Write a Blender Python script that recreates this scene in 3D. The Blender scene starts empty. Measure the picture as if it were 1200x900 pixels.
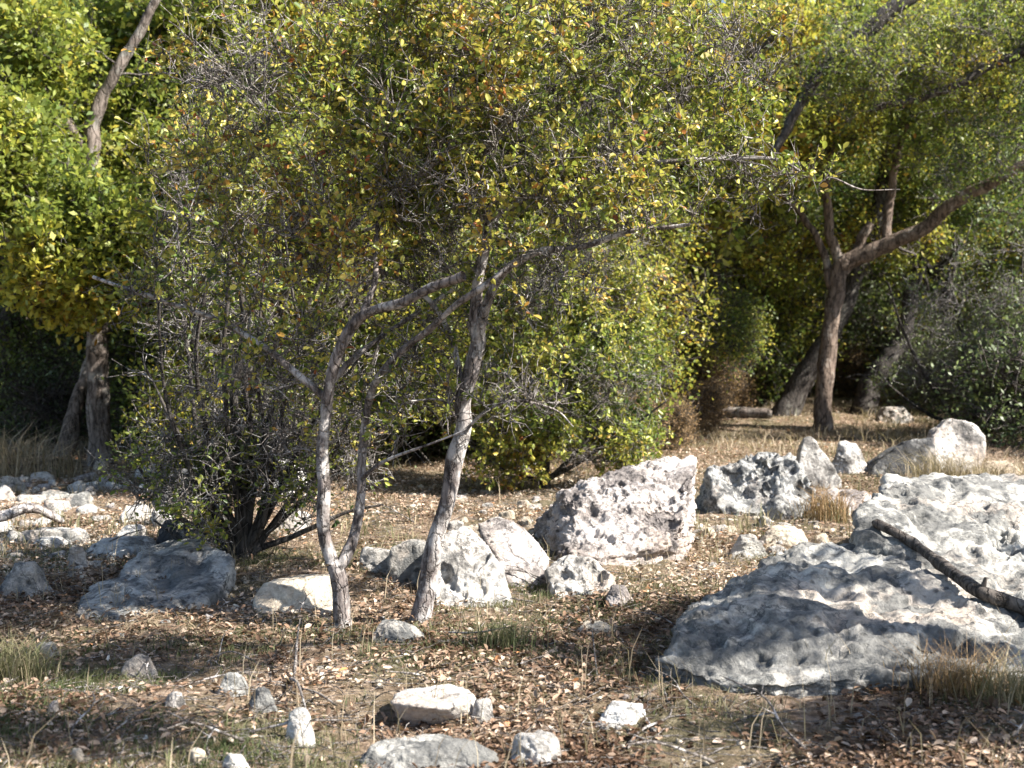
import bpy, bmesh, math
import numpy as np
from mathutils import Vector

rng = np.random.default_rng(11)
sc = bpy.context.scene
COL = sc.collection
F = 1450.0; EYE = 1.6; PITCH = math.radians(-1.98)
R = math.radians

EL, AZ = R(43), R(107)      # azimuth clockwise from +Y: the sun stands to the right
sdv = np.array([math.sin(AZ) * math.cos(EL), math.cos(AZ) * math.cos(EL), math.sin(EL)])

# ------------------------------------------------------------------ noise
def _h(ix, iy, iz, s):
    n = (ix * 374761393 + iy * 668265263 + iz * 2147483647 + s * 974711) & 0xffffffff
    n = ((n ^ (n >> 13)) * 1274126177) & 0xffffffff
    n = ((n ^ (n >> 16)) * 2246822519) & 0xffffffff
    return ((n ^ (n >> 15)) & 0xffff) / 32767.5 - 1.0
def vnoise(P, s=0):
    P = np.asarray(P, float); I = np.floor(P).astype(np.int64); f = P - I
    u = f * f * f * (f * (f * 6 - 15) + 10)
    o = 0
    for dx in (0, 1):
        for dy in (0, 1):
            for dz in (0, 1):
                w = (u[:, 0] if dx else 1 - u[:, 0]) * (u[:, 1] if dy else 1 - u[:, 1]) * (u[:, 2] if dz else 1 - u[:, 2])
                o = o + w * _h(I[:, 0] + dx, I[:, 1] + dy, I[:, 2] + dz, s)
    return o
def fbm(P, octaves=4, s=0, gain=.5):
    o = 0; a = 1
    P = np.asarray(P, float)
    for k in range(octaves):
        o = o + a * vnoise(P * (2.03 ** k) + k * 17.3, s + k); a *= gain
    return o

# ------------------------------------------------------------------ ground and camera maths
def ground(x, y):
    x = np.atleast_1d(np.asarray(x, float)); y = np.atleast_1d(np.asarray(y, float))
    P = np.stack([x, y, x * 0], 1)
    z = 0.07 * fbm(P * .45, 3, 3) + 0.02 * fbm(P * 2.2, 3, 5) * (y < 40)
    z += np.clip(y - 18, 0, 40) * 0.035 + np.clip(y - 58, 0, 300) * 0.06
    return z
def gz(x, y): return float(ground(x, y)[0])
cp, sp = math.cos(PITCH), math.sin(PITCH)
def ray(px, py):
    dx, dy, dz = (px - 600) / F, 1.0, -(py - 450) / F
    return np.array([dx, dy * cp - dz * sp, dy * sp + dz * cp])
def at(px, py):
    d = ray(px, py); t = min(EYE / max(-d[2], .015), 90.)
    for _ in range(9):
        p = d * t
        t = .4 * t + .6 * min((EYE - gz(p[0], p[1])) / max(-d[2], .015), 90.)
    p = d * t
    return np.array([p[0], p[1], gz(p[0], p[1])])
def P3(px, py, Y):
    d = ray(px, py); t = Y / d[1]
    return np.array([d[0] * t, Y, EYE + d[2] * t])

# ------------------------------------------------------------------ mesh helpers
def mk(name, V, faces, mat=None, parent=None, loc=None, attrs=None, smooth=False):
    """faces: int array (N,k) or list of such arrays; one mesh object"""
    if not isinstance(faces, list): faces = [faces]
    faces = [np.asarray(f, np.int32) for f in faces if len(f)]
    me = bpy.data.meshes.new(name)
    V = np.asarray(V, np.float32)
    if loc is not None: V = V - np.asarray(loc, np.float32)
    nl = sum(f.size for f in faces); nf = sum(len(f) for f in faces)
    me.vertices.add(len(V)); me.vertices.foreach_set('co', V.ravel())
    me.loops.add(nl); me.polygons.add(nf)
    me.loops.foreach_set('vertex_index', np.concatenate([f.ravel() for f in faces]))
    tot = np.concatenate([np.full(len(f), f.shape[1], np.int32) for f in faces])
    st = np.concatenate([[0], np.cumsum(tot)[:-1]]).astype(np.int32)
    me.polygons.foreach_set('loop_start', st); me.polygons.foreach_set('loop_total', tot)
    if smooth: me.polygons.foreach_set('use_smooth', np.ones(nf, bool))
    me.update(calc_edges=True)
    if attrs:
        for k, a in attrs.items():
            at_ = me.attributes.new(k, 'FLOAT', 'FACE'); at_.data.foreach_set('value', np.asarray(a, np.float32))
    if mat: me.materials.append(mat)
    o = bpy.data.objects.new(name, me); COL.objects.link(o)
    if parent: o.parent = parent
    elif loc is not None: o.location = Vector([float(c) for c in loc])
    return o
def tag(o, label=None, cat=None, group=None, kind=None):
    if label: o['label'] = label
    if cat: o['category'] = cat
    if group: o['group'] = group
    if kind: o['kind'] = kind
    return o
def empty(name, loc):
    o = bpy.data.objects.new(name, None); COL.objects.link(o)
    o.empty_display_size = .2; o.location = Vector([float(c) for c in loc]); return o
def dup(root, loc, rotz, scale=(1, 1, 1), label=None, group=None):
    r = root.copy(); COL.objects.link(r)
    r.location = Vector([float(c) for c in loc]); r.rotation_euler = (0, 0, rotz); r.scale = scale
    if label: r['label'] = label
    if group: r['group'] = group
    for ch in list(root.children):
        c = ch.copy(); COL.objects.link(c); c.parent = r
    return r

def unit(v): return v / np.maximum(np.linalg.norm(v, axis=-1, keepdims=True), 1e-9)
def tubes(P, Rr, sides, wob=0.0):
    """P (N,K,3), Rr (N,K) -> verts, quads"""
    P = np.asarray(P, float); N, K, _ = P.shape
    T = np.zeros_like(P); T[:, 1:-1] = P[:, 2:] - P[:, :-2]; T[:, 0] = P[:, 1] - P[:, 0]; T[:, -1] = P[:, -1] - P[:, -2]
    T = unit(T)
    avg = unit(P[:, -1] - P[:, 0])
    ref = np.where(np.abs(avg[:, 2:3]) > .8, np.array([[1., 0, 0]]), np.array([[0, 0, 1.]]))[:, None, :]
    U = unit(np.cross(T, np.broadcast_to(ref, T.shape))); W = np.cross(T, U)
    a = np.arange(sides) * 2 * math.pi / sides
    ring = U[:, :, None, :] * np.cos(a)[None, None, :, None] + W[:, :, None, :] * np.sin(a)[None, None, :, None]
    rad = np.broadcast_to(Rr[:, :, None], (N, K, sides)).copy()
    V = P[:, :, None, :] + ring * rad[..., None]
    if wob > 0:
        q = V.reshape(-1, 3)
        d = fbm(q * np.array([9, 9, 3.]), 3, 9).reshape(N, K, sides) + .6 * vnoise(q * np.array([30, 30, 6.]), 4).reshape(N, K, sides)
        V = P[:, :, None, :] + ring * (rad * (1 + wob * d))[..., None]
    V = V.reshape(-1, 3)
    base = (np.arange(N) * K * sides)[:, None, None]
    k = np.arange(K - 1)[None, :, None] * sides; s = np.arange(sides)[None, None, :]; s2 = (s + 1) % sides
    Q = np.stack([base + k + s, base + k + s2, base + k + sides + s2, base + k + sides + s], -1).reshape(-1, 4)
    return V, Q
def resample(pts, n):
    """smooth Catmull-Rom through pts"""
    pts = np.asarray(pts, float)
    Pp = np.vstack([2 * pts[0] - pts[1], pts, 2 * pts[-1] - pts[-2]])
    t = np.linspace(0, len(pts) - 1 - 1e-6, n); i = t.astype(int); f = (t - i)[:, None]
    a, b, c, d = Pp[i], Pp[i + 1], Pp[i + 2], Pp[i + 3]
    return .5 * ((2 * b) + (-a + c) * f + (2 * a - 5 * b + 4 * c - d) * f ** 2 + (-a + 3 * b - 3 * c + d) * f ** 3)

def leafmesh(P, A, Nn, L, W, fine=True):
    A = unit(A); S = unit(np.cross(A, Nn)); Nn = np.cross(S, A)
    L = L[:, None]; W = W[:, None]
    if fine:
        c = [P, P + A * L * .45 - S * W * .42 + Nn * W * .18, P + A * L * .82 - S * W * .34 + Nn * W * .12,
             P + A * L - Nn * L * .08, P + A * L * .82 + S * W * .34 + Nn * W * .12, P + A * L * .45 + S * W * .42 + Nn * W * .18]
        V = np.stack(c, 1).reshape(-1, 3); b = np.arange(len(P))[:, None] * 6
        Q = np.concatenate([b + np.array([[0, 1, 2, 3]]), b + np.array([[0, 3, 4, 5]])], 1).reshape(-1, 4)
        return V, Q, 2
    c = [P, P + A * L * .55 - S * W * .5 + Nn * W * .12, P + A * L, P + A * L * .55 + S * W * .5 + Nn * W * .12]
    V = np.stack(c, 1).reshape(-1, 3)
    return V, np.arange(len(V)).reshape(-1, 4), 1

# ------------------------------------------------------------------ materials
def mat(name):
    m = bpy.data.materials.new(name); m.use_nodes = True
    nt = m.node_tree; nt.nodes.clear()
    out = nt.nodes.new('ShaderNodeOutputMaterial')
    return m, nt, out
def nd(nt, t, **kw):
    n = nt.nodes.new(t)
    for k, v in kw.items():
        if k.startswith('i_'):
            n.inputs[k[2:].replace('_', ' ')].default_value = v
        else: setattr(n, k, v)
    return n
def ramp(nt, src, stops, interp='LINEAR'):
    r = nt.nodes.new('ShaderNodeValToRGB'); r.color_ramp.interpolation = interp
    e = r.color_ramp.elements
    while len(e) > 1: e.remove(e[-1])
    e[0].position = stops[0][0]; e[0].color = (*stops[0][1], 1)
    for p, c in stops[1:]:
        q = e.new(p); q.color = (*c, 1)
    if src is not None: nt.links.new(src, r.inputs[0])
    return r
def mixc(nt, fac, a, b, mode='MIX'):
    m = nt.nodes.new('ShaderNodeMix'); m.data_type = 'RGBA'; m.blend_type = mode
    for s, i in ((fac, 0), (a, 6), (b, 7)):
        if hasattr(s, 'links'): nt.links.new(s, m.inputs[i])
        elif i == 0: m.inputs[0].default_value = s
        else: m.inputs[i].default_value = (*s, 1)
    return m.outputs[2]

def leaf_mat(name, stops, trans=.35, rough=.42, spec=.5):
    m, nt, out = mat(name)
    a = nd(nt, 'ShaderNodeAttribute', attribute_name='tone')
    v = nd(nt, 'ShaderNodeAttribute', attribute_name='val')
    r = ramp(nt, a.outputs['Fac'], stops)
    hs = nd(nt, 'ShaderNodeHueSaturation'); hs.inputs['Saturation'].default_value = 1.02; nt.links.new(v.outputs['Fac'], hs.inputs['Value']); nt.links.new(r.outputs[0], hs.inputs['Color'])
    b = nd(nt, 'ShaderNodeBsdfPrincipled'); b.inputs['Roughness'].default_value = rough; b.inputs['Specular IOR Level'].default_value = spec
    nt.links.new(hs.outputs[0], b.inputs['Base Color'])
    t = nd(nt, 'ShaderNodeBsdfTranslucent')
    tc = mixc(nt, .45, hs.outputs[0], (.9, 1.0, .25), 'MULTIPLY')
    nt.links.new(tc, t.inputs['Color'])
    g = nd(nt, 'ShaderNodeGamma'); g.inputs[1].default_value = .82
    nt.links.new(tc, g.inputs[0]); nt.links.new(g.outputs[0], t.inputs['Color'])
    mx = nd(nt, 'ShaderNodeMixShader'); mx.inputs[0].default_value = trans
    nt.links.new(b.outputs[0], mx.inputs[1]); nt.links.new(t.outputs[0], mx.inputs[2]); nt.links.new(mx.outputs[0], out.inputs[0])
    return m

def rock_mat(name, light, mid, dark, cover=.5, pits=.6, scale=1.0, stain=(.42, .30, .22)):
    m, nt, out = mat(name); L = nt.links
    tc = nd(nt, 'ShaderNodeTexCoord'); mp = nd(nt, 'ShaderNodeMapping'); L.new(tc.outputs['Object'], mp.inputs[0])
    oi = nd(nt, 'ShaderNodeObjectInfo'); ml = nd(nt, 'ShaderNodeMath', operation='MULTIPLY'); ml.inputs[1].default_value = 37.0
    L.new(oi.outputs['Random'], ml.inputs[0]); L.new(ml.outputs[0], mp.inputs['Location'])
    def noise(s, d=6, r=.6, dist=0.):
        n = nd(nt, 'ShaderNodeTexNoise'); n.inputs['Scale'].default_value = s * scale; n.inputs['Detail'].default_value = d
        n.inputs['Roughness'].default_value = r; n.inputs['Distortion'].default_value = dist
        L.new(mp.outputs[0], n.inputs['Vector']); return n
    n1 = noise(3.2, 8, .68, .4); n2 = noise(11, 8, .72, .6); n3 = noise(45, 5, .7); n4 = noise(1.7, 3, .5)
    base = ramp(nt, n2.outputs[0], [(.33, mid), (.55, light), (.72, tuple(min(1, c * 1.1) for c in light))])
    st = ramp(nt, n4.outputs[0], [(.5, (0, 0, 0)), (.68, (.5, .5, .5))])
    c1 = mixc(nt, st.outputs[0], base.outputs[0], stain)
    # lichen and weathering: dark patches with shapes of their own
    k = .36 + cover * .28
    lm = ramp(nt, n1.outputs[0], [(k - .05, (1, 1, 1)), (k + .05, (0, 0, 0))])
    l2 = ramp(nt, n2.outputs[0], [(.36, (1, 1, 1)), (.47, (.15, .15, .15))])
    mm = nd(nt, 'ShaderNodeMath', operation='MULTIPLY'); L.new(lm.outputs[0], mm.inputs[0]); L.new(l2.outputs[0], mm.inputs[1])
    c2 = mixc(nt, lm.outputs[0], c1, tuple(.45 * a + .55 * b for a, b in zip(dark, mid)))
    c2 = mixc(nt, mm.outputs[0], c2, dark)
    # pits
    vo = nd(nt, 'ShaderNodeTexVoronoi'); vo.inputs['Scale'].default_value = 13 * scale; vo.inputs['Randomness'].default_value = 1
    wv = nd(nt, 'ShaderNodeVectorMath', operation='ADD'); L.new(mp.outputs[0], wv.inputs[0])
    sc_ = nd(nt, 'ShaderNodeVectorMath', operation='SCALE'); sc_.inputs['Scale'].default_value = .06 / scale
    L.new(n2.outputs['Color'], sc_.inputs[0]); L.new(sc_.outputs[0], wv.inputs[1]); L.new(wv.outputs[0], vo.inputs['Vector'])
    pr = ramp(nt, vo.outputs['Distance'], [(.12, (1, 1, 1)), (.26, (0, 0, 0))])
    pm = ramp(nt, n4.outputs[0], [(.42, (0, 0, 0)), (.52, (1, 1, 1))])
    pf = nd(nt, 'ShaderNodeMath', operation='MULTIPLY'); L.new(pr.outputs[0], pf.inputs[0]); L.new(pm.outputs[0], pf.inputs[1])
    pg = nd(nt, 'ShaderNodeMath', operation='MULTIPLY'); L.new(pf.outputs[0], pg.inputs[0]); pg.inputs[1].default_value = pits
    c3 = mixc(nt, pg.outputs[0], c2, tuple(c * .6 for c in dark))
    vc = nd(nt, 'ShaderNodeTexVoronoi', feature='DISTANCE_TO_EDGE'); vc.inputs['Scale'].default_value = 2.1 * scale
    wv2 = nd(nt, 'ShaderNodeVectorMath', operation='ADD'); sc2 = nd(nt, 'ShaderNodeVectorMath', operation='SCALE'); sc2.inputs['Scale'].default_value = .5 / scale
    L.new(n1.outputs['Color'], sc2.inputs[0]); L.new(mp.outputs[0], wv2.inputs[0]); L.new(sc2.outputs[0], wv2.inputs[1]); L.new(wv2.outputs[0], vc.inputs['Vector'])
    cr = ramp(nt, vc.outputs['Distance'], [(.0, (.9, .9, .9)), (.022, (0, 0, 0))])
    c3 = mixc(nt, cr.outputs[0], c3, dark)
    sp_ = ramp(nt, n3.outputs[0], [(.35, (.72, .72, .72)), (.6, (1, 1, 1))])
    c4 = mixc(nt, 1.0, c3, sp_.outputs[0], 'MULTIPLY')
    b = nd(nt, 'ShaderNodeBsdfPrincipled'); b.inputs['Roughness'].default_value = .9; b.inputs['Specular IOR Level'].default_value = .2
    L.new(c4, b.inputs['Base Color'])
    h1 = nd(nt, 'ShaderNodeMath', operation='MULTIPLY_ADD'); L.new(n2.outputs[0], h1.inputs[0]); h1.inputs[1].default_value = 1.3
    L.new(n3.outputs[0], h1.inputs[2])
    h2 = nd(nt, 'ShaderNodeMath', operation='SUBTRACT'); L.new(h1.outputs[0], h2.inputs[0]); L.new(pg.outputs[0], h2.inputs[1])
    bp = nd(nt, 'ShaderNodeBump'); bp.inputs['Strength'].default_value = .8; bp.inputs['Distance'].default_value = .028
    L.new(h2.outputs[0], bp.inputs['Height']); L.new(bp.outputs[0], b.inputs['Normal'])
    L.new(b.outputs[0], out.inputs[0])
    return m

def bark_mat(name, a, b_, pale, cover=.5, sc_=1.0):
    m, nt, out = mat(name); L = nt.links
    tc = nd(nt, 'ShaderNodeTexCoord'); mp = nd(nt, 'ShaderNodeMapping'); mp.inputs['Scale'].default_value = (1, 1, .28)
    L.new(tc.outputs['Object'], mp.inputs[0])
    n = nd(nt, 'ShaderNodeTexNoise'); n.inputs['Scale'].default_value = 26 * sc_; n.inputs['Detail'].default_value = 6; n.inputs['Roughness'].default_value = .7
    L.new(mp.outputs[0], n.inputs['Vector'])
    n2 = nd(nt, 'ShaderNodeTexNoise'); n2.inputs['Scale'].default_value = 5 * sc_; n2.inputs['Detail'].default_value = 5; n2.inputs['Roughness'].default_value = .65
    L.new(tc.outputs['Object'], n2.inputs['Vector'])
    r = ramp(nt, n.outputs[0], [(.36, a), (.62, b_)])
    k = .62 - cover * .25
    r2 = ramp(nt, n2.outputs[0], [(k, (0, 0, 0)), (k + .1, (.85, .85, .85))])
    c = mixc(nt, r2.outputs[0], r.outputs[0], pale)
    r3 = ramp(nt, n.outputs[0], [(.3, (.45, .45, .45)), (.5, (1, 1, 1))])
    c = mixc(nt, 1.0, c, r3.outputs[0], 'MULTIPLY')
    b = nd(nt, 'ShaderNodeBsdfPrincipled'); b.inputs['Roughness'].default_value = .85; b.inputs['Specular IOR Level'].default_value = .25
    L.new(c, b.inputs['Base Color'])
    v = nd(nt, 'ShaderNodeTexVoronoi', feature='DISTANCE_TO_EDGE'); v.inputs['Scale'].default_value = 16 * sc_
    av = nd(nt, 'ShaderNodeVectorMath', operation='ADD'); av2 = nd(nt, 'ShaderNodeVectorMath', operation='SCALE'); av2.inputs['Scale'].default_value = .12 / sc_
    L.new(n2.outputs['Color'], av2.inputs[0]); L.new(mp.outputs[0], av.inputs[0]); L.new(av2.outputs[0], av.inputs[1]); L.new(av.outputs[0], v.inputs['Vector'])
    fz = ramp(nt, v.outputs['Distance'], [(0, (.35, .33, .31)), (.09, (1, 1, 1))]); c = mixc(nt, .8, c, fz.outputs[0], 'MULTIPLY'); L.new(c, b.inputs['Base Color'])
    hh_ = nd(nt, 'ShaderNodeMath', operation='ADD'); L.new(n.outputs[0], hh_.inputs[0]); L.new(fz.outputs[0], hh_.inputs[1])
    bp = nd(nt, 'ShaderNodeBump'); bp.inputs['Strength'].default_value = .9; bp.inputs['Distance'].default_value = .015
    L.new(hh_.outputs[0], bp.inputs['Height']); L.new(bp.outputs[0], b.inputs['Normal']); L.new(b.outputs[0], out.inputs[0])
    return m

M = {}
G0, G1, G2 = (.040, .070, .018), (.095, .125, .028), (.20, .205, .035)
Y1, O1, B1 = (.40, .31, .055), (.36, .16, .035), (.22, .10, .05)
M['leaf_near'] = leaf_mat('small oval leaf', [(0, G0), (.2, (.09, .135, .028)), (.45, (.23, .26, .045)), (.7, (.50, .43, .10)), (.88, (.46, .24, .06)), (1, (.32, .10, .045))], .38, .40, .5)
M['leaf_oak'] = leaf_mat('oak leaf', [(0, G0), (.28, (.12, .17, .038)), (.55, (.27, .30, .055)), (.82, (.50, .41, .06)), (1, O1)], .45, .5)
M['leaf_dark'] = leaf_mat('evergreen leaf', [(0, (.020, .035, .012)), (.4, (.07, .115, .026)), (.8, (.18, .22, .045)), (1, (.22, .19, .05))], .3, .5)
M['leaf_greygreen'] = leaf_mat('grey green leaf', [(0, (.05, .075, .03)), (.6, (.13, .17, .06)), (1, (.24, .26, .09))], .25, .5)
M['leaf_dry'] = leaf_mat('dry brush leaf', [(0, (.12, .08, .045)), (.5, (.30, .20, .11)), (1, (.36, .25, .14))], .25, .7, .15)
M['litter'] = leaf_mat('fallen leaf', [(0, (.08, .045, .028)), (.25, (.19, .12, .08)), (.5, (.33, .23, .165)), (.8, (.54, .44, .35)), (.95, (.38, .17, .07)), (1, (.55, .50, .43))], .15, .75, .15)
M['grass'] = leaf_mat('short grass', [(0, (.045, .065, .022)), (.4, (.10, .115, .05)), (.7, (.20, .18, .10)), (1, (.36, .30, .20))], .3, .6, .2)
M['straw'] = leaf_mat('straw', [(0, (.20, .155, .10)), (1, (.42, .35, .25))], .3, .6, .2)
M['bark_grey'] = bark_mat('grey bark', (.085, .068, .062), (.24, .205, .19), (.50, .465, .44), .6)
M['bark_dark'] = bark_mat('dark bark', (.035, .030, .027), (.09, .078, .070), (.17, .16, .14), .3)
M['bark_oak'] = bark_mat('oak bark', (.07, .055, .045), (.22, .18, .155), (.30, .28, .25), .4, .6)
M['bark_twig'] = bark_mat('dead branch bark', (.05, .042, .036), (.13, .11, .095), (.20, .18, .16), .2)
M['bark_brown'] = bark_mat('brown bark', (.085, .062, .05), (.24, .18, .14), (.38, .33, .28), .25, .6)
M['twig_pale'] = bark_mat('pale twig', (.11, .095, .085), (.27, .24, .22), (.50, .47, .45), .35, 2)
M['twig_mid'] = bark_mat('grey twig', (.10, .085, .08), (.25, .225, .21), (.50, .48, .46), .45, 2)
M['twig_dark'] = bark_mat('dark twig', (.06, .05, .045), (.15, .13, .115), (.30, .28, .26), .25, 2)
M['rock_white'] = rock_mat('white limestone', (.64, .61, .57), (.38, .355, .325), (.10, .095, .09), .36, .8)
M['rock_bright'] = rock_mat('bright limestone', (.72, .70, .66), (.50, .48, .44), (.13, .125, .12), .0, .5)
M['rock_pink'] = rock_mat('pitted limestone', (.60, .55, .52), (.36, .32, .30), (.09, .08, .078), .38, .95, 1.0)
M['rock_cream'] = rock_mat('cream limestone', (.68, .60, .48), (.48, .39, .29), (.16, .12, .09), .1, .4)
M['rock_grey'] = rock_mat('grey lichened limestone', (.50, .49, .455), (.27, .265, .25), (.075, .078, .08), .45, .8)
M['rock_slab'] = rock_mat('weathered slab limestone', (.58, .56, .51), (.31, .30, .275), (.085, .088, .09), .5, .7, .8)
M['rock_honey'] = rock_mat('black and white weathered limestone', (.58, .57, .54), (.24, .24, .235), (.07, .072, .075), .42, .9, 2.2)
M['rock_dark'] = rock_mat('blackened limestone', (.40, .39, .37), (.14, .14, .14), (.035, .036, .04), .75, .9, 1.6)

# ------------------------------------------------------------------ rocks
_ico = {}
def ico(sub):
    if sub not in _ico:
        bm = bmesh.new(); bmesh.ops.create_icosphere(bm, subdivisions=sub, radius=1)
        V = np.array([v.co[:] for v in bm.verts]); Fc = np.array([[v.index for v in f.verts] for f in bm.faces]); bm.free()
        _ico[sub] = (unit(V), Fc)
    return _ico[sub]
def vnormals(V, Fc):
    n = np.cross(V[Fc[:, 1]] - V[Fc[:, 0]], V[Fc[:, 2]] - V[Fc[:, 0]]); o = np.zeros_like(V)
    for k in range(3): np.add.at(o, Fc[:, k], n)
    return unit(o)
def hull_planes(pts):
    bm = bmesh.new()
    for p in pts: bm.verts.new([float(c) for c in p])
    r = bmesh.ops.convex_hull(bm, input=bm.verts)
    bmesh.ops.recalc_face_normals(bm, faces=bm.faces)
    bm.normal_update()
    c = np.mean(pts, 0); N, D = [], []
    for f in bm.faces:
        n = np.array(f.normal[:]); h = float(np.dot(n, np.array(f.verts[0].co[:]) - c))
        if h < 0: n, h = -n, -h
        N.append(n); D.append(max(h, .004))
    bm.free(); return c, np.array(N), np.array(D)
def rock_shape(pts, sub, seed, rough=.06, sharp=16, pit=0.0, pscale=1.0, chips=9):
    sharp = sharp * 3.2; rough = rough * .62
    pts = np.asarray(pts, float)
    c, N, D = hull_planes(pts)
    ext = np.maximum(pts.max(0) - pts.min(0), 1e-3)
    d, Fc = ico(sub)
    dd = unit(d * ext)                       # denser where the rock is long
    rs = np.random.default_rng(seed + 7)
    q = unit(rs.normal(size=(chips, 3))); sup = np.max((pts - c) @ q.T, axis=0) * rs.uniform(.84, .97, chips)
    N = np.vstack([N, q]); D = np.concatenate([D, np.maximum(sup, .004)])
    w = np.clip(dd @ N.T, 0, None) / D[None, :]
    r = 1 / np.power(np.sum(np.power(w, sharp), 1), 1 / sharp)
    V = c + dd * r[:, None]
    size = float(np.min(ext) ** .5 * np.max(ext) ** .5)
    n = vnormals(V, Fc)
    q = V / size
    warp = np.stack([vnoise(q * 3 + 7, seed + 1), vnoise(q * 3 + 31, seed + 2), vnoise(q * 3 + 53, seed + 3)], 1) * .22
    f = fbm(q * 2.4 + warp, 5, seed, .52)
    rid = 1 - np.abs(fbm(q * 2.6 + warp * 2, 3, seed + 9)) * 3.0
    led = np.round(f * 2.2) / 2.2 * .5 + f * .5          # small ledges
    if size > 1.2:                           # coarse weathered crust on the great slabs
        lay = fbm(V * np.array([2.2, 2.2, 7.]) + warp, 5, seed + 12, .6)
        V = V + n * (np.round(lay * 3) / 3 * .5 + lay * .5)[:, None] * .035
        V = V - n * (np.clip(fbm(V * np.array([3, 3, 5.]), 4, seed + 15, .6) - .25, 0, .5) * .07)[:, None]
    V = V + n * ((led * rough - np.clip(rid - .6, 0, 1) * rough * .9) * size)[:, None]
    if pit > 0:
        g = fbm(V * 9 * pscale, 2, seed + 20)
        V = V - n * (np.clip(g - .42, 0, .25) * pit)[:, None]
    V = V + n * (fbm(V * 15, 5, seed + 40, .66) * (.009 + .005 * (size > 1.2)) * min(1, size * 1.5))[:, None]
    return V, Fc
def flat_edges(o, ang=38):
    me = o.data
    me.polygons.foreach_set('use_smooth', np.ones(len(me.polygons), bool))
    return o
def project(V):
    x, y, z = V[:, 0], V[:, 1], V[:, 2] - EYE
    yy = y * cp + z * sp; zz = -y * sp + z * cp
    return 600 + F * x / yy, 450 - F * zz / yy
def rock(pts, name, label, m, sub=5, seed=1, group=None, dents=(), **kw):
    pts = np.asarray(pts, float)
    V, Fc = rock_shape(pts, sub, seed, **kw)
    for (dx, dy, dr, dd_) in dents:      # hollows and solution pits
        n = vnormals(V, Fc); qx, qy = project(V)
        e = np.sqrt((qx - dx) ** 2 + (qy - dy) ** 2) / dr + .25 * vnoise(V * 22, seed + 70)
        fr = (n[:, 1] < .2) | (n[:, 2] > .5)
        V = V - (n * .4 + np.array([[0, -.35, .5]]) * 0.6)  * (np.clip(1.25 - e, 0, .6) / .6 * dd_ * fr)[:, None]
    base = np.array([pts[:, 0].mean(), pts[:, 1].mean(), 0.]); base[2] = gz(base[0], base[1])
    o = mk(name, V, Fc, M[m], loc=base, smooth=True)
    return tag(o, label, 'rock', group)
def front(poly, Y0, lean=.35, thick=.7, bot=None):
    """convex silhouette given as pixels -> 3D point cloud: the front face leans back by lean, the back is thick m behind"""
    pts = [np.array(p, float) for p in poly]
    ymax = max(p[1] for p in poly); ymin = min(p[1] for p in poly)
    out = []
    cx = np.mean([p[0] for p in poly])
    for p in poly:
        t = (ymax - p[1]) / max(ymax - ymin, 1)
        H = (ymax - ymin) / F * Y0
        Y = Y0 + lean * t * H
        a = P3(p[0], p[1], Y); out.append(a)
        b = a.copy(); b[1] += thick * (.55 + .45 * (1 - t)); b[0] += (cx - p[0]) / F * Y0 * .15
        b[2] -= .12 * t * H; out.append(b)
    for a in list(out):
        if a[2] < gz(a[0], a[1]) + .16:
            b = a.copy(); b[2] = gz(a[0], a[1]) - .35; out.append(b)
    return np.array(out)
def ground_y(py): return float(at(600, py)[1])

def srock(cx, base, wpx, hpx, label, m='rock_white', seed=0, depth=.7, sub=5, name='rock', group=None, sink=.25, skew=0, rough=.085, top=None, sharp=9, **kw):
    """smaller rock standing where pixel (cx, base) meets the ground, its width and height from the photo"""
    p = at(cx, base); Y = p[1]; w = wpx / F * Y; h = hpx / F * Y
    rs = np.random.default_rng(seed + 1000)
    dpt = w * depth
    pts = []
    n = 7
    for k in range(n):
        a = 2 * math.pi * (k + rs.uniform(-.3, .3)) / n
        rr = rs.uniform(.85, 1.05)
        pts.append([w / 2 * math.cos(a) * rr, dpt / 2 * math.sin(a) * rr, -sink * h + rs.uniform(0, .15) * h])
        rt = rs.uniform(.3, .78)
        pts.append([w / 2 * math.cos(a) * rt + skew * w, dpt / 2 * math.sin(a) * rt + .1 * dpt, h * (1.12 - rt * rs.uniform(.35, .75))])
    pts = np.array(pts) + np.array([p[0], p[1] + dpt / 2, p[2]])
    return rock(pts, name, label, m, sub, seed, group, rough=rough, sharp=sharp, **kw)

# big pitted boulder in the middle: wedge, its broad face leaning back into the sun
A = [P3(662, 652, 8.85), P3(672, 590, 9.35), P3(705, 656, 8.75), P3(775, 640, 8.95), P3(798, 612, 9.2), P3(816, 545, 9.95), P3(811, 531, 10.2), P3(760, 538, 10.15),
     P3(706, 548, 9.95), P3(660, 575, 9.7), P3(632, 606, 10.0), P3(628, 636, 9.9), P3(815, 545, 10.7), P3(700, 565, 10.7), P3(640, 610, 10.3), P3(812, 600, 10.7)]
A = np.array(A); A = np.vstack([A, A[[0, 2, 3, 4, 11, 13]] - [0, 0, .4]])
rock(A, 'boulder', 'biggest pale boulder in the middle, wedge shaped with dark round pits', 'rock_pink', 7, 21, rough=.022, sharp=30, pit=.02, chips=4,
     dents=[(775, 603, 22, .06), (800, 622, 12, .04), (690, 606, 14, .04), (668, 592, 12, .04), (745, 541, 4, .03), (779, 558, 4.5, .035), (785, 566, 4, .03), (763, 557, 4, .03), (728, 568, 4, .03), (800, 536, 4, .03),
            (752, 562, 3.5, .03), (718, 583, 5, .03), (733, 596, 5, .03), (740, 575, 3, .02), (792, 545, 3, .02), (706, 575, 9, .03), (700, 630, 8, .03), (798, 583, 4, .03)])
B = front([(503, 660), (512, 632), (545, 616), (572, 640), (588, 668), (604, 700), (575, 716), (512, 716)], ground_y(712), 1.1, .55)
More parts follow.
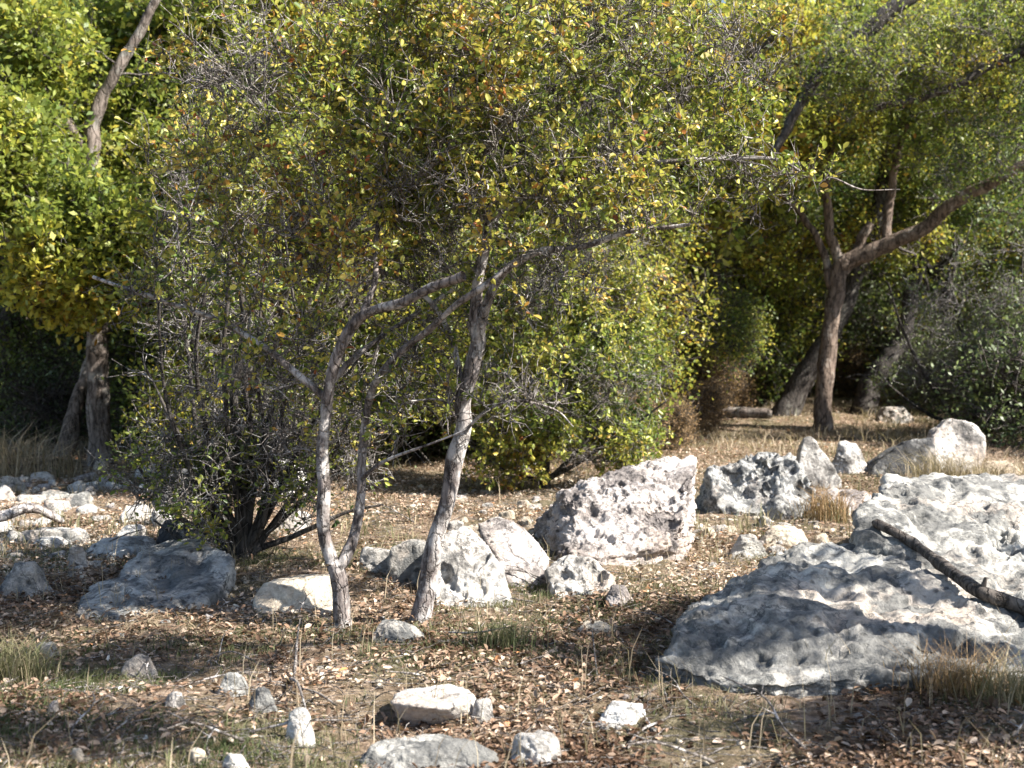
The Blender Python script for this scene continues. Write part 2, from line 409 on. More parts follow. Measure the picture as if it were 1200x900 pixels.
rock(B, 'boulder', 'bright white boulder just right of the leaning grey trunk', 'rock_white', 6, 31, rough=.045, sharp=20, pit=.1, chips=3, dents=[(520, 668, 8, .05), (526, 680, 8, .05), (533, 690, 5, .03), (562, 690, 9, .04), (550, 650, 5, .02)])
C_ = front([(556, 612), (580, 604), (622, 625), (643, 658), (636, 692), (606, 694), (580, 650)], ground_y(690), .9, .5)
rock(C_, 'boulder', 'pinkish tilted slab between the bright white boulder and the pitted boulder', 'rock_pink', 5, 41, rough=.045, sharp=22)
D_ = front([(640, 668), (668, 646), (690, 650), (724, 675), (722, 700), (700, 714), (655, 712)], ground_y(710), 1.2, .45)
rock(D_, 'rock', 'white knobbly rock in front of the big pitted boulder', 'rock_white', 6, 51, rough=.06, pit=.12, chips=4, dents=[(700, 682, 10, .04), (714, 702, 7, .05), (684, 690, 6, .03), (690, 664, 6, .03), (660, 672, 8, .04)])
srock(728, 713, 48, 24, 'low grey rock touching the right side of the white knobbly rock', 'rock_pink', 61)
E_ = front([(456, 640), (478, 633), (512, 640), (522, 670), (512, 700), (470, 694), (452, 670)], ground_y(690), .1, .5)
rock(E_, 'boulder', 'shaded grey rock behind the leaning grey trunk', 'rock_grey', 5, 55)
srock(443, 676, 68, 36, 'white topped rock between the forked trunk and the leaning trunk', 'rock_white', 63, sub=5)
Fk = front([(296, 694), (310, 683), (345, 678), (392, 672), (396, 700), (384, 726), (330, 728), (304, 714)], ground_y(724), 1.0, .45)
rock(Fk, 'rock', 'cream coloured rock left of the foot of the forked trunk', 'rock_cream', 5, 71, rough=.05, sharp=18)
# left slabs
Gk = [P3(88, 722, 7.25), P3(180, 728, 7.1), P3(262, 690, 7.7), P3(274, 655, 8.1), P3(236, 630, 8.6), P3(190, 632, 8.75), P3(150, 660, 8.1), P3(100, 690, 7.7), P3(262, 665, 8.9)]
Gk = np.array(Gk); Gk = np.vstack([Gk, Gk - [0, 0, .3]])
rock(Gk, 'boulder', 'large bluish grey slab sloping down to the left below the bush', 'rock_grey', 6, 81, rough=.05, chips=2, dents=[(190, 680, 14, .05), (230, 660, 12, .05), (140, 700, 12, .04)])
srock(18, 700, 78, 42, 'bluish grey rock cut by the left edge of the photo', 'rock_grey', 83, sub=5)
srock(200, 648, 72, 40, 'dark topped rock lying against the upper end of the bluish slab', 'rock_dark', 85, sub=5)
srock(245, 640, 70, 34, 'dark rock at the left foot of the bush', 'rock_dark', 86, sub=5)
srock(205, 600, 95, 52, 'blackish boulder in shade behind the bush at left', 'rock_dark', 87, sub=5)
srock(90, 668, 34, 30, 'small upright white stone with a pointed top beside the long slabs', 'rock_white', 88, depth=.4)
srock(135, 655, 120, 22, 'long flat white slab in the rubble at left', 'rock_white', 89, depth=.5, sub=5)
srock(55, 640, 115, 20, 'long low grey slab in the rubble at left', 'rock_grey', 90, depth=.4, sub=5)
srock(172, 560, 44, 16, 'white flat rock behind the bush, nearest the oak trunks', 'rock_bright', 91)
srock(235, 572, 52, 30, 'white rock seen through the left side of the bush', 'rock_bright', 92)
srock(330, 585, 72, 48, 'white rock seen through the middle of the bush', 'rock_bright', 93, sub=5)
srock(340, 625, 58, 26, 'white rock behind the forked trunk, low in the bush', 'rock_white', 94)
srock(622, 552, 32, 18, 'small round white rock under the green bush in the middle', 'rock_white', 95)
srock(116, 552, 22, 12, 'small yellowish rock at the foot of the upright oak trunk', 'rock_cream', 96)
# right middle ground
Jd = front([(828, 580), (832, 552), (862, 534), (900, 526), (935, 532), (966, 554), (972, 585), (905, 598), (850, 596)], ground_y(594), .9, .9)
rock(Jd, 'boulder', 'black and white honeycombed boulder right of the big pitted boulder', 'rock_honey', 6, 101, rough=.13, pit=.12, pscale=.8, sharp=9,
     dents=[(900, 548, 15, .12), (858, 560, 12, .09), (880, 535, 9, .06), (925, 545, 12, .08), (945, 570, 14, .1), (900, 575, 10, .06), (868, 580, 9, .05), (840, 552, 8, .05), (915, 528, 8, .05), (880, 560, 7, .05)])
Sp = front([(934, 552), (942, 512), (950, 508), (972, 538), (988, 562), (960, 572)], ground_y(572), .3, .45)
rock(Sp, 'rock', 'white spire shaped rock pointing up behind the honeycombed boulder', 'rock_white', 5, 103, rough=.04)
srock(1000, 556, 58, 38, 'white rock behind and between the spire rock and the dark rock', 'rock_white', 105, sub=5)
Kd = front([(1016, 556), (1040, 530), (1068, 514), (1095, 512), (1100, 556), (1060, 566)], ground_y(560), .2, .6)
rock(Kd, 'boulder', 'dark leaning rock in shade behind the great slab', 'rock_dark', 5, 107)
Kw = front([(1090, 540), (1094, 502), (1112, 490), (1142, 495), (1159, 515), (1156, 540), (1120, 556)], ground_y(556), .5, .6)
rock(Kw, 'boulder', 'white rounded boulder standing above the right slab beside tan grass', 'rock_white', 5, 109, rough=.05)
srock(1000, 600, 90, 24, 'low grey rock in front of the spire rock', 'rock_pink', 111)
srock(925, 645, 86, 24, 'flat cream stone lying above the great slab', 'rock_cream', 113)
srock(880, 655, 60, 28, 'small mottled rock touching the upper left end of the great slab', 'rock_slab', 115)
srock(1180, 556, 60, 14, 'flat tan stone at the right edge beyond the upper slab', 'rock_cream', 117)
srock(1055, 497, 62, 20, 'grey rock in shade behind the right oak', 'rock_grey', 119)
# great slabs on the right
U = [P3(998, 652, 7.45), P3(1003, 603, 7.75), P3(1036, 572, 8.7), P3(1034, 606, 7.75), P3(1048, 560, 9.6), P3(1090, 554, 10.0), P3(1215, 550, 10.4), P3(1290, 560, 10.4), P3(1290, 740, 6.7), P3(1200, 735, 6.7), P3(1110, 690, 7.0), P3(1040, 650, 7.45)]
U = np.array(U); U = np.vstack([U, U - [0, 0, .5]])
upper = rock(U, 'boulder', 'upper great weathered slab at the right edge with a fallen branch across it', 'rock_slab', 7, 121, rough=.03, sharp=26, pit=.10, chips=0,
     dents=[(1075, 612, 10, .04), (1150, 600, 12, .04), (1180, 640, 14, .05), (1120, 575, 12, .04), (1060, 585, 14, .06), (1140, 650, 10, .03)])
Lw = [P3(760, 770, 5.9), P3(850, 800, 5.55), P3(905, 800, 5.5), P3(1000, 780, 5.7), P3(1200, 778, 5.7), P3(1290, 780, 5.7), P3(1290, 700, 6.9), P3(1190, 700, 7.0), P3(1060, 650, 7.4), P3(1000, 634, 7.8), P3(930, 640, 7.9),
      P3(872, 668, 7.3), P3(822, 705, 6.7), P3(880, 690, 6.35), P3(1000, 735, 6.0), P3(1160, 748, 5.9)]
Lw = np.array(Lw); Lw = np.vstack([Lw, Lw - [0, 0, .35]])
lower = rock(Lw, 'boulder', 'lower great pale slab in the right foreground, dark at its left end', 'rock_slab', 7, 131, rough=.03, sharp=24, pit=.10, chips=0,
     dents=[(1128, 756, 13, .09), (940, 668, 10, .04), (955, 655, 8, .03), (1000, 662, 9, .04), (1090, 760, 16, .05), (980, 690, 20, .03), (870, 730, 16, .05), (895, 775, 10, .04), (1030, 715, 16, .03), (1180, 690, 14, .04), (920, 648, 7, .03)])
# foreground stones
Yk = ground_y(847)
Mk = [P3(456, 822, Yk + .02), P3(468, 826, Yk - .06), P3(520, 828, Yk - .08), P3(556, 820, Yk), P3(562, 812, Yk + .12), P3(535, 803, Yk + .3), P3(490, 805, Yk + .32), P3(462, 814, Yk + .2),
      P3(474, 858, Yk + .08), P3(548, 856, Yk + .06), P3(540, 835, Yk + .34), P3(480, 835, Yk + .34)]
rock(Mk, 'rock', 'white topped foreground rock with a dark undercut front', 'rock_bright', 5, 141, rough=.05, sharp=18)
srock(566, 850, 38, 30, 'small white stone leaning on the right end of the undercut rock', 'rock_white', 143)
srock(347, 880, 54, 56, 'rounded bright white stone in the left foreground with dark spots', 'rock_bright', 145, sub=5, depth=.9, rough=.05, sharp=2.4, chips=10, dents=[(349, 838, 8, .012), (331, 868, 9, .02)])
srock(304, 838, 42, 30, 'grey bluish stone touching the rounded white stone', 'rock_grey', 147)
srock(268, 816, 46, 24, 'mottled stone left of and behind the rounded white stone', 'rock_grey', 149)
srock(157, 797, 56, 26, 'smooth grey stone alone in the grass at left', 'rock_grey', 151, rough=.03)
srock(203, 833, 30, 22, 'small knobbly white stone between the smooth grey stone and the rounded white stone', 'rock_white', 153, rough=.12)
srock(730, 856, 78, 24, 'flat white stone in the grass below the great slab', 'rock_bright', 155, depth=.8)
srock(495, 915, 210, 30, 'broad grey slab at the bottom edge of the photo', 'rock_slab', 157, depth=.6, sub=6)
srock(628, 905, 78, 44, 'knobbly whitish rock at the bottom edge right of the broad slab', 'rock_white', 159, sub=5, rough=.09)
srock(272, 908, 42, 20, 'pale stone cut by the bottom edge at left', 'rock_white', 161)
srock(229, 897, 30, 18, 'small tan stone near the bottom edge at left', 'rock_cream', 163)
srock(48, 772, 44, 16, 'low whitish stone at far left of the foreground', 'rock_white', 165)
srock(60, 840, 20, 18, 'small pinkish stone at far left below the low whitish stone', 'rock_pink', 167)
srock(88, 896, 24, 18, 'small brownish white stone in the bottom left corner', 'rock_cream', 169)
srock(462, 756, 76, 24, 'flat shaded grey rock between the feet of the two near trunks', 'rock_grey', 171)
srock(702, 748, 66, 12, 'flat pale stone on the ground below the knobbly rock', 'rock_cream', 173, depth=1.0)
srock(900, 806, 50, 16, 'small pale stone at the near foot of the great slab', 'rock_cream', 175)

# rubble: a few shapes, copied as things of their own
def proto_rock(name, label, m, seed, group, w, d, h):
    rs = np.random.default_rng(seed); pts = []
    for k in range(8):
        a = k / 8 * 6.283 + rs.uniform(-.3, .3)
        pts.append([w / 2 * math.cos(a), d / 2 * math.sin(a), -.35 * h + rs.uniform(0, .2) * h])
        t = rs.uniform(.4, .9); pts.append([w / 2 * math.cos(a) * t, d / 2 * math.sin(a) * t, h * rs.uniform(.5, .9)])
    V, Fc = rock_shape(np.array(pts), 4, seed, rough=.10, sharp=14, chips=14)
    o = mk(name, V, Fc, M[m], smooth=True)
    return tag(o, label, 'rock', group)
def scatter(protos, spots):
    used = set()
    for (px, py, wpx) in spots:
        k = int(rng.integers(len(protos))); p = at(px, py); w = wpx / F * p[1]
        o = protos[k]
        if k in used: o = o.copy(); COL.objects.link(o)
        used.add(k)
        p = p - [0, 0, .08 * w]; o.location = Vector([float(c) for c in p]); o.rotation_euler = (rng.uniform(-.25, .25), rng.uniform(-.25, .25), rng.uniform(0, 6.28))
        o.scale = (w, w * rng.uniform(.7, 1.1), w * rng.uniform(.6, 1.1))
    for k, o in enumerate(protos):
        if k not in used: bpy.data.objects.remove(o)
def protos(label, group, mats, s0):
    return [proto_rock('small_rock', label, m, s0 + i, group, 1, .75, .5) for i, m in enumerate(mats)]
sp1 = []
while len(sp1) < 140:
    px = rng.uniform(-30, 300); py = 562 + 122 * rng.random() ** 1.25
    if rng.random() < (1.3 - max(px, 0) / 300): sp1.append((px, py, rng.choice([8, 12, 17, 24, 34, 46], p=[.08, .14, .24, .24, .18, .12])))
scatter(protos('small white limestone rock lying in the rubble field at left below the oak', 'rubble rocks at the left', ['rock_bright', 'rock_white', 'rock_bright', 'rock_pink', 'rock_bright', 'rock_grey'], 201), sp1)
sp2 = [(rng.uniform(740, 1010), rng.uniform(592, 668), rng.choice([8, 12, 18, 30])) for _ in range(75)]
sp2 += [(rng.uniform(520, 660), rng.uniform(575, 625), rng.choice([8, 12, 18, 26])) for _ in range(35)]
scatter(protos('small pale stone lying among dry leaves around the pitted boulder', 'small stones around the pitted boulder', ['rock_white', 'rock_cream', 'rock_pink', 'rock_white'], 221), sp2)
sp3 = [(rng.uniform(0, 1200), rng.uniform(700, 895), rng.choice([6, 9, 12, 16])) for _ in range(45)]
scatter(protos('little stone lying in the foreground grass and leaf litter', 'little stones in the foreground', ['rock_white', 'rock_cream', 'rock_grey', 'rock_pink'], 231), sp3)

# pebbles too many to count
V0, F0 = ico(1); Vs, Fs = [], []
for k in range(1500):
    q = rng.random()
    px, py = (rng.uniform(-40, 300), rng.uniform(560, 690)) if q < .35 else (rng.uniform(480, 1010), rng.uniform(560, 670)) if q < .7 else (rng.uniform(0, 1200), rng.uniform(640, 899))
    p = at(px, py); r_ = rng.choice([2.2, 3.6, 5.5]) / F * p[1]
    Vk = V0 * (1 + .28 * rng.normal(size=(len(V0), 1))) * np.array([1, rng.uniform(.6, 1), rng.uniform(.4, .8)]) * r_
    a_ = rng.uniform(0, 6.28); Vk = Vk @ np.array([[math.cos(a_), math.sin(a_), 0], [-math.sin(a_), math.cos(a_), 0], [0, 0, 1.]])
    Vs.append(Vk + p); Fs.append(F0 + len(V0) * k)
o = mk('pebbles', np.vstack(Vs), np.vstack(Fs), M['rock_cream']); tag(o, 'pale limestone pebbles strewn between the rocks', 'pebbles', kind='stuff')

# ------------------------------------------------------------------ ground sheet
def axis(lo, hi, dlo, dhi, step, grow=1.18):
    a = list(np.arange(dlo, dhi, step)); s = step
    while a[-1] < hi: s *= grow; a.append(a[-1] + s)
    s = step
    while a[0] > lo: s *= grow; a.insert(0, a[0] - s)
    return np.array(a)
xs = axis(-260, 260, -5.5, 5.5, .05, 1.06); ys = axis(-40, 380, 3.6, 12, .05, 1.035)
X, Y = np.meshgrid(xs, ys); xf, yf = X.ravel(), Y.ravel()
zf = ground(xf, yf)
near = np.exp(-np.clip(yf - 14, 0, 99) / 6)
zf = zf + near * .014 * fbm(np.stack([xf * 7, yf * 7, xf * 0], 1), 3, 77)
nx, ny = len(xs), len(ys)
i = np.arange(nx * ny).reshape(ny, nx)
Q = np.stack([i[:-1, :-1], i[:-1, 1:], i[1:, 1:], i[1:, :-1]], -1).reshape(-1, 4)
m, nt, out = mat('leafy soil'); Lk = nt.links
tc = nd(nt, 'ShaderNodeTexCoord')
def gn(s, d=8, r=.65):
    n = nd(nt, 'ShaderNodeTexNoise'); n.inputs['Scale'].default_value = s; n.inputs['Detail'].default_value = d; n.inputs['Roughness'].default_value = r
    Lk.new(tc.outputs['Object'], n.inputs['Vector']); return n
a1, a2, a3 = gn(1.1), gn(14, 8, .75), gn(60, 4)
r1 = ramp(nt, a2.outputs[0], [(.3, (.065, .048, .036)), (.46, (.20, .14, .095)), (.58, (.36, .27, .20)), (.7, (.52, .44, .36))])
r2 = ramp(nt, a2.outputs[0], [(.3, (.035, .040, .020)), (.55, (.12, .11, .06)), (.72, (.28, .24, .16))])
rm = ramp(nt, a1.outputs[0], [(.44, (0, 0, 0)), (.58, (.8, .8, .8))])
c = mixc(nt, rm.outputs[0], r1.outputs[0], r2.outputs[0])
bs = nd(nt, 'ShaderNodeBsdfPrincipled'); bs.inputs['Roughness'].default_value = .95; bs.inputs['Specular IOR Level'].default_value = .1
Lk.new(c, bs.inputs['Base Color'])
bp = nd(nt, 'ShaderNodeBump'); bp.inputs['Strength'].default_value = 1; bp.inputs['Distance'].default_value = .03
ad = nd(nt, 'ShaderNodeMath', operation='ADD'); Lk.new(a2.outputs[0], ad.inputs[0]); Lk.new(a3.outputs[0], ad.inputs[1]); Lk.new(ad.outputs[0], bp.inputs['Height'])
Lk.new(bp.outputs[0], bs.inputs['Normal']); Lk.new(bs.outputs[0], out.inputs[0])
g = mk('ground', np.stack([xf, yf, zf], 1), Q, m, smooth=True); tag(g, kind='structure')

# ------------------------------------------------------------------ ground cover (stuff)
def gpoints(n, y0, y1, pw=1.6, xm=.47):
    y = y0 + (y1 - y0) * rng.random(n) ** pw
    x = (rng.random(n) * 2 - 1) * (y * xm + .4)
    return x, y
def litter(name, n, y0, y1, L0, L1, m_, pw=1.6, lift=.03, tonef=None):
    x, y = gpoints(int(n * 1.5), y0, y1, pw)
    pm_ = fbm(np.stack([x * 1.1, y * 1.1, x * 0], 1), 4, 64, .6) + rng.normal(size=len(x)) * .3 > -.12 - .25 * (y > 8)
    x, y = x[pm_], y[pm_]; n = len(x)
    z = ground(x, y) + rng.random(n) ** 2 * lift + .004
    P = np.stack([x, y, z], 1)
    A_ = np.stack([rng.normal(size=n), rng.normal(size=n), rng.normal(size=n) * .35], 1)
    N_ = np.stack([rng.normal(size=n) * .5, rng.normal(size=n) * .5, np.ones(n)], 1)
    L_ = rng.uniform(L0, L1, n)
    V, Qd, k = leafmesh(P, A_, N_, L_, L_ * rng.uniform(.35, .7, n), True)
    tone = np.clip(.40 + .12 * np.clip(y - 6.5, 0, 2.5) / 1 * .6 + .32 * fbm(P * [1.5, 1.5, 0], 4, 8, .6) + rng.normal(size=n) * .2, 0, 1)
    return mk(name, V, Qd, M[m_], attrs={'tone': np.repeat(tone, k), 'val': np.repeat(rng.uniform(.4, 1.35, n), k)})
o = litter('leaf_litter', 230000, 4.0, 26, .012, .052, 'litter', 1.5)
tag(o, 'brown and tan fallen leaves covering the ground between the rocks', 'leaf litter', kind='stuff')

def blades(name, P, H, Wd, m_, tone, lean=.5, curl=.4, upf=1.0):
    n = len(P)
    a = rng.uniform(0, 6.283, n); D = np.stack([np.cos(a), np.sin(a), a * 0], 1)
    S = np.stack([-np.sin(a + .6), np.cos(a + .6), a * 0], 1) * Wd[:, None] / 2
    ln = rng.uniform(.1, 1, n)[:, None] * lean
    up = np.array([[0, 0, upf]])
    b = P; mI = P + (D * ln * .35 + up * .6) * H[:, None]; t = P + (D * (ln + curl * rng.random((n, 1))) + up * .95) * H[:, None]
    V = np.stack([b - S, b + S, mI + S * .8, mI - S * .8, t], 1).reshape(-1, 3)
    base = np.arange(n)[:, None] * 5
    Qd = base + np.array([[0, 1, 2, 3]]); T = base + np.array([[3, 2, 4]])
    val = rng.uniform(.7, 1.3, n)
    return mk(name, V, [Qd, T], M[m_], attrs={'tone': np.concatenate([tone, tone]), 'val': np.concatenate([val, val])})
def clumps(n, per, y0, y1, pw, spread, cond=None):
    x, y = gpoints(n, y0, y1, pw)
    if cond is not None:
        k = cond(x, y); x, y = x[k], y[k]
    x = np.repeat(x, per) + rng.normal(size=len(x) * per) * spread; y = np.repeat(y, per) + rng.normal(size=len(y) * per) * spread
    return np.stack([x, y, ground(x, y) - .005], 1)
def gmask(x, y):
    return fbm(np.stack([x * .9, y * .9, x * 0], 1), 3, 61) + rng.normal(size=len(x)) * .25 > .0
P = clumps(12000, 11, 4.0, 9.5, 1.3, .035, gmask)
o = blades('grass', P, rng.uniform(.02, .06, len(P)), rng.uniform(.003, .006, len(P)), 'grass', np.clip(.33 + .3 * fbm(P * [2, 2, 0], 2, 5) + rng.normal(size=len(P)) * .2, 0, 1), .9, .7)
tag(o, 'short greyish green grass growing in patches in the foreground', 'grass', kind='stuff')
P = clumps(900, 12, 9, 30, 1.3, .06, lambda x, y: (fbm(np.stack([x * .5, y * .5, x * 0], 1), 3, 71) > .0))
o = blades('grass', P, rng.uniform(.06, .22, len(P)), rng.uniform(.005, .010, len(P)), 'grass', np.clip(.75 + rng.normal(size=len(P)) * .22, 0, 1), .8, .6)
tag(o, 'tan and olive grass growing towards the edge of the wood', 'grass', kind='stuff')
P = clumps(420, 3, 4.0, 12, 1.3, .04)
o = blades('dry_stems', P, rng.uniform(.10, .30, len(P)), rng.uniform(.003, .005, len(P)), 'straw', rng.random(len(P)), .6, .4)
tag(o, 'thin straw coloured stems standing up out of the leaf litter', 'dry stems', kind='stuff')

P = clumps(5200, 9, 6.8, 30, 1.2, .09, lambda x, y: (fbm(np.stack([x * .7, y * .7, x * 0], 1), 3, 81) > -.25))
o = blades('dry_grass', P, rng.uniform(.05, .15, len(P)), rng.uniform(.004, .008, len(P)), 'straw', np.clip(.5 + rng.normal(size=len(P)) * .3, 0, 1), 1.3, .8, .45)
tag(o, 'flattened dry straw grass lying between the rocks and the trees', 'dry grass', kind='stuff')
P = clumps(2600, 10, 17, 34, 1.0, .13, lambda x, y: (fbm(np.stack([x * .6, y * .6, x * 0], 1), 3, 91) > -.2))
o = blades('dry_grass', P, rng.uniform(.10, .32, len(P)), rng.uniform(.008, .016, len(P)), 'straw', np.clip(.55 + rng.normal(size=len(P)) * .3, 0, 1), 1.0, .8, .8)
tag(o, 'standing straw coloured grass on the bank under the trees', 'dry grass', kind='stuff')
n = 7000; x, y = gpoints(n, 4, 14, 1.3); z = ground(x, y) + rng.uniform(.004, .03, n); a_ = rng.uniform(0, 6.283, n); l_ = rng.uniform(.03, .16, n)
c0 = np.stack([x, y, z], 1); dv = np.stack([np.cos(a_) * l_, np.sin(a_) * l_, rng.normal(size=n) * .012], 1)
PT = c0[:, None] + dv[:, None] * np.linspace(-1, 1, 4)[None, :, None] + rng.normal(size=(n, 4, 3)) * .005
V, Qd = tubes(PT, np.linspace(1, .5, 4)[None] * rng.uniform(.0012, .0035, (n, 1)), 3)
o = mk('twig_litter', V, Qd, M['twig_pale']); tag(o, 'countless bits of broken twig among the fallen leaves', 'twig litter', kind='stuff')

def tuft(px, py, rad_px, hpx, n, label, m_='straw', t0=.5, wd=.006):
    p = at(px, py); r = rad_px / F * p[1]; h = hpx / F * p[1]
    q = rng.normal(size=(n, 2)) * r * .5
    P = np.stack([p[0] + q[:, 0], p[1] + q[:, 1] * .8, p[0] * np.ones(n)], 1); P[:, 2] = ground(P[:, 0], P[:, 1])
    o = blades('grass_tuft', P - p, h * rng.uniform(.5, 1.1, n), np.full(n, wd), m_, np.clip(t0 + rng.normal(size=n) * .25, 0, 1), 1.1, 1.0)
    o.location = Vector([float(c) for c in p]); return tag(o, label, 'grass tuft', 'tufts of tall dry grass')
tuft(20, 560, 40, 70, 160, 'tall straw coloured grass clump at the left edge beyond the rubble', wd=.012)
tuft(75, 560, 30, 50, 80, 'smaller tan grass clump at the foot of the leaning oak trunk', wd=.010)
tuft(1100, 572, 42, 50, 420, 'pale dry grass tuft between the rounded white boulder and the upper slab', wd=.008)
tuft(1165, 572, 45, 40, 260, 'dry grass tuft right of the rounded white boulder', wd=.008)
tuft(970, 610, 30, 45, 220, 'rust tan grass tuft growing in front of the honeycombed boulder', 'leaf_dry', .6, wd=.007)
tuft(1125, 815, 60, 60, 500, 'tall brown grass clump in shade below the great slab at right', 'leaf_dry', .35, wd=.004)
tuft(1190, 830, 50, 70, 400, 'olive grass clump at the right edge below the great slab', 'grass', .8, wd=.004)
tuft(20, 800, 45, 60, 420, 'greyish green grass clump at the left edge of the foreground', 'grass', .6, wd=.004)
tuft(770, 645, 30, 26, 180, 'short green grass tuft at the right foot of the big pitted boulder', 'grass', .35, wd=.005)
tuft(590, 760, 40, 40, 240, 'olive grass tuft in front of the bright white boulder', 'grass', .5, wd=.004)

# ------------------------------------------------------------------ trees
# gaps in the crowns along the way of the sun to stones that lie in full sun
GAPS = [(at(px, py), r_) for px, py, r_ in [(330, 712, .24), (375, 712, .22), (545, 705, .3), (560, 690, .3), (690, 650, .42), (760, 635, .45), (620, 690, .3), (690, 712, .26), (510, 845, .26), (347, 875, .22), (730, 850, .25),
    (100, 640, .45), (60, 610, .5), (150, 660, .3), (30, 640, .4), (440, 672, .25), (520, 765, .22), (430, 770, .2), (880, 650, .4), (1000, 650, .4), (640, 600, .4)]]
GAPS += [(at(px, py), r_) for px, py, r_ in [(1000, 690, .35), (1080, 720, .4), (1150, 740, .35), (1010, 745, .3), (920, 665, .35), (1100, 650, .4), (1180, 660, .4), (1040, 600, .4)]]
GAPS += [(at(px, py), r_) for px, py, r_ in [(850, 500, 1.3), (790, 490, 1.2), (1000, 515, 1.2), (920, 495, 1.2), (1060, 500, 1.0), (830, 545, .8), (930, 560, .7), (1000, 545, .6), (1130, 520, .6)]]
GAPS += [(P3(967, 440, 21.5), .9), (P3(975, 360, 21.5), .9), (P3(930, 470, 25), .8)]
GAPS += [(P3(115, 480, 16.3), .5), (P3(115, 420, 16.3), .5), (P3(90, 480, 16.3), .4)]
def in_gap(P):
    m_ = np.zeros(len(P), bool)
    for c, r_ in GAPS:
        q = P - c; t = q @ sdv; d = np.linalg.norm(q - t[:, None] * sdv, axis=1)
        m_ |= (d < r_ * .62) & (t > 1.2)
    return m_
def tw_curve(a, b, n=7, wig=.1, sag=.0, K=7):
    """a, b (N,3) -> (N,K,3) wobbling curves"""
    N = len(a); t = np.linspace(0, 1, K)[None, :, None]
    L = np.linalg.norm(b - a, axis=1)[:, None, None]
    C = a[:, None] * (1 - t) + b[:, None] * t
    o1 = rng.normal(size=(N, 1, 3)); o2 = rng.normal(size=(N, K, 3)); o1[:, :, 2] -= sag
    return C + (np.sin(t * math.pi) * o1 * wig + np.sin(t * math.pi) ** .5 * (t < 1) * (t > 0) * o2 * wig * .35) * L
def build_tree(name, label, cat, base, limbs, blobs, bark, twig, crown_name, group=None,
               twigs_per=8, twig_len=(.15, .35), leaves_per=8, leaf=None, leaf_len=(.025, .045), leaf_w=.55,
               fine=True, tone0=.45, tone_amp=.2, tone_rnd=.15, tone_fn=None, br_rad=1.0, twig_rad=.0035, fluff=0, fluff_r=.3, seed=0, dead=0.0, thin=1.0, u0=.3, gap=-.6, gapf=1.3, wig=.12, trunk_wob=.13):
    global rng
    rng = np.random.default_rng(seed + 500)
    base = np.asarray(base, float)
    root = empty(name, base); tag(root, label, cat, group)
    nodes, nrad, nage = [], [], []
    for li, (kind, pts, r0, r1) in enumerate(limbs):
        n = max(8, len(pts) * 7)
        c = resample(pts, n)
        t = np.linspace(0, 1, n)
        L = np.linalg.norm(np.diff(c, axis=0), axis=1).sum()
        c[1:] += np.stack([vnoise(c[1:] * 4.1, 31), vnoise(c[1:] * 4.1, 32), vnoise(c[1:] * 4.1, 33)], 1) * min(.35 * r0, .03)
        r = r0 + (r1 - r0) * t ** .8
        if kind == 'trunk': r = r * (1 + .55 * np.exp(-t * L / (1.7 * r0)))
        V, Qd = tubes(c[None], r[None], 18 if r0 > .05 else 10, trunk_wob)
        mk(kind, V, Qd, M[bark], parent=root, loc=base, smooth=True)
        s = 0 if kind != 'trunk' else int(n * .3)
        nodes.append(c[s:]); nrad.append(r[s:]); nage.append(np.zeros(n - s))
    ND = np.vstack(nodes); NR = np.concatenate(nrad); NA = np.concatenate(nage)
    # targets
    T = []; TB = []
    for bb in blobs:
        c, rad, num = bb[:3]; num = max(1, int(num * thin))
        q = unit(rng.normal(size=(num, 3))) * (rng.random((num, 1)) ** .45)
        T.append(np.asarray(c) + q * np.asarray(rad)); TB.append(np.full(num, bb[3] if len(bb) > 3 else dead))
    T = np.vstack(T)
    keep = ~in_gap(T); T = T[keep]; TB = [np.concatenate(TB)[keep]]
    d0 = np.array([np.min(np.linalg.norm(ND - t, axis=1)) for t in T])
    so_ = np.argsort(d0); T = T[so_]; TB = np.concatenate(TB)[so_]
    a_, b_, r_ = [], [], []
    curves = []
    for t in T:
        d = np.linalg.norm(ND - t, axis=1) + .25 * NA
        up = ND[:, 2] - t[2]; d = d + np.clip(up, 0, 9) * .5
        k = int(np.argmin(d)); a0 = ND[k]
        Lb = np.linalg.norm(t - a0)
        cv = tw_curve(a0[None], t[None], wig=wig, sag=-.3)[0]
        ra = min(NR[k] * .75, (.0035 + .0075 * Lb) * br_rad); rr = np.linspace(ra, twig_rad, 7)
        curves.append((cv, rr)); ND = np.vstack([ND, cv[2:]]); NR = np.concatenate([NR, rr[2:]]); NA = np.concatenate([NA, NA[k] + Lb * np.linspace(.3, 1, 5)])
    BV = np.array([c for c, r in curves]); BR = np.array([r for c, r in curves])
    V1, Q1 = tubes(BV, BR, 6)
    # twigs
    n = len(BV); k = twigs_per
    idx = np.repeat(np.arange(n), k); u = rng.uniform(u0, 1, len(idx)) * 5.999; i0 = u.astype(int); f = (u - i0)[:, None]
    a = BV[idx, i0] * (1 - f) + BV[idx, i0 + 1] * f
    tdir = unit(BV[idx, -1] - BV[idx, 0])
    dr = unit(tdir * .5 + rng.normal(size=(len(idx), 3)) * .7 + np.array([[0, 0, .25]]))
    tl = rng.uniform(*twig_len, len(idx))[:, None]
    b = a + dr * tl
    TV = tw_curve(a, b, wig=.22, K=4)
    V2, Q2 = tubes(TV, np.linspace(twig_rad, twig_rad * .35, 4)[None] * np.ones((len(idx), 1)), 3)
    mk('branches', np.vstack([V1, V2]), [Q1, Q2 + len(V1)], M[twig], parent=root, loc=base, smooth=True)
    # leaves on twigs
    live = np.where(rng.random(len(idx)) > TB[idx])[0]
    # whole bare patches
    pat = vnoise(a[live] * gapf, seed + 3) ; live = live[pat > gap]; live = live[~in_gap(TV[live, 2])]
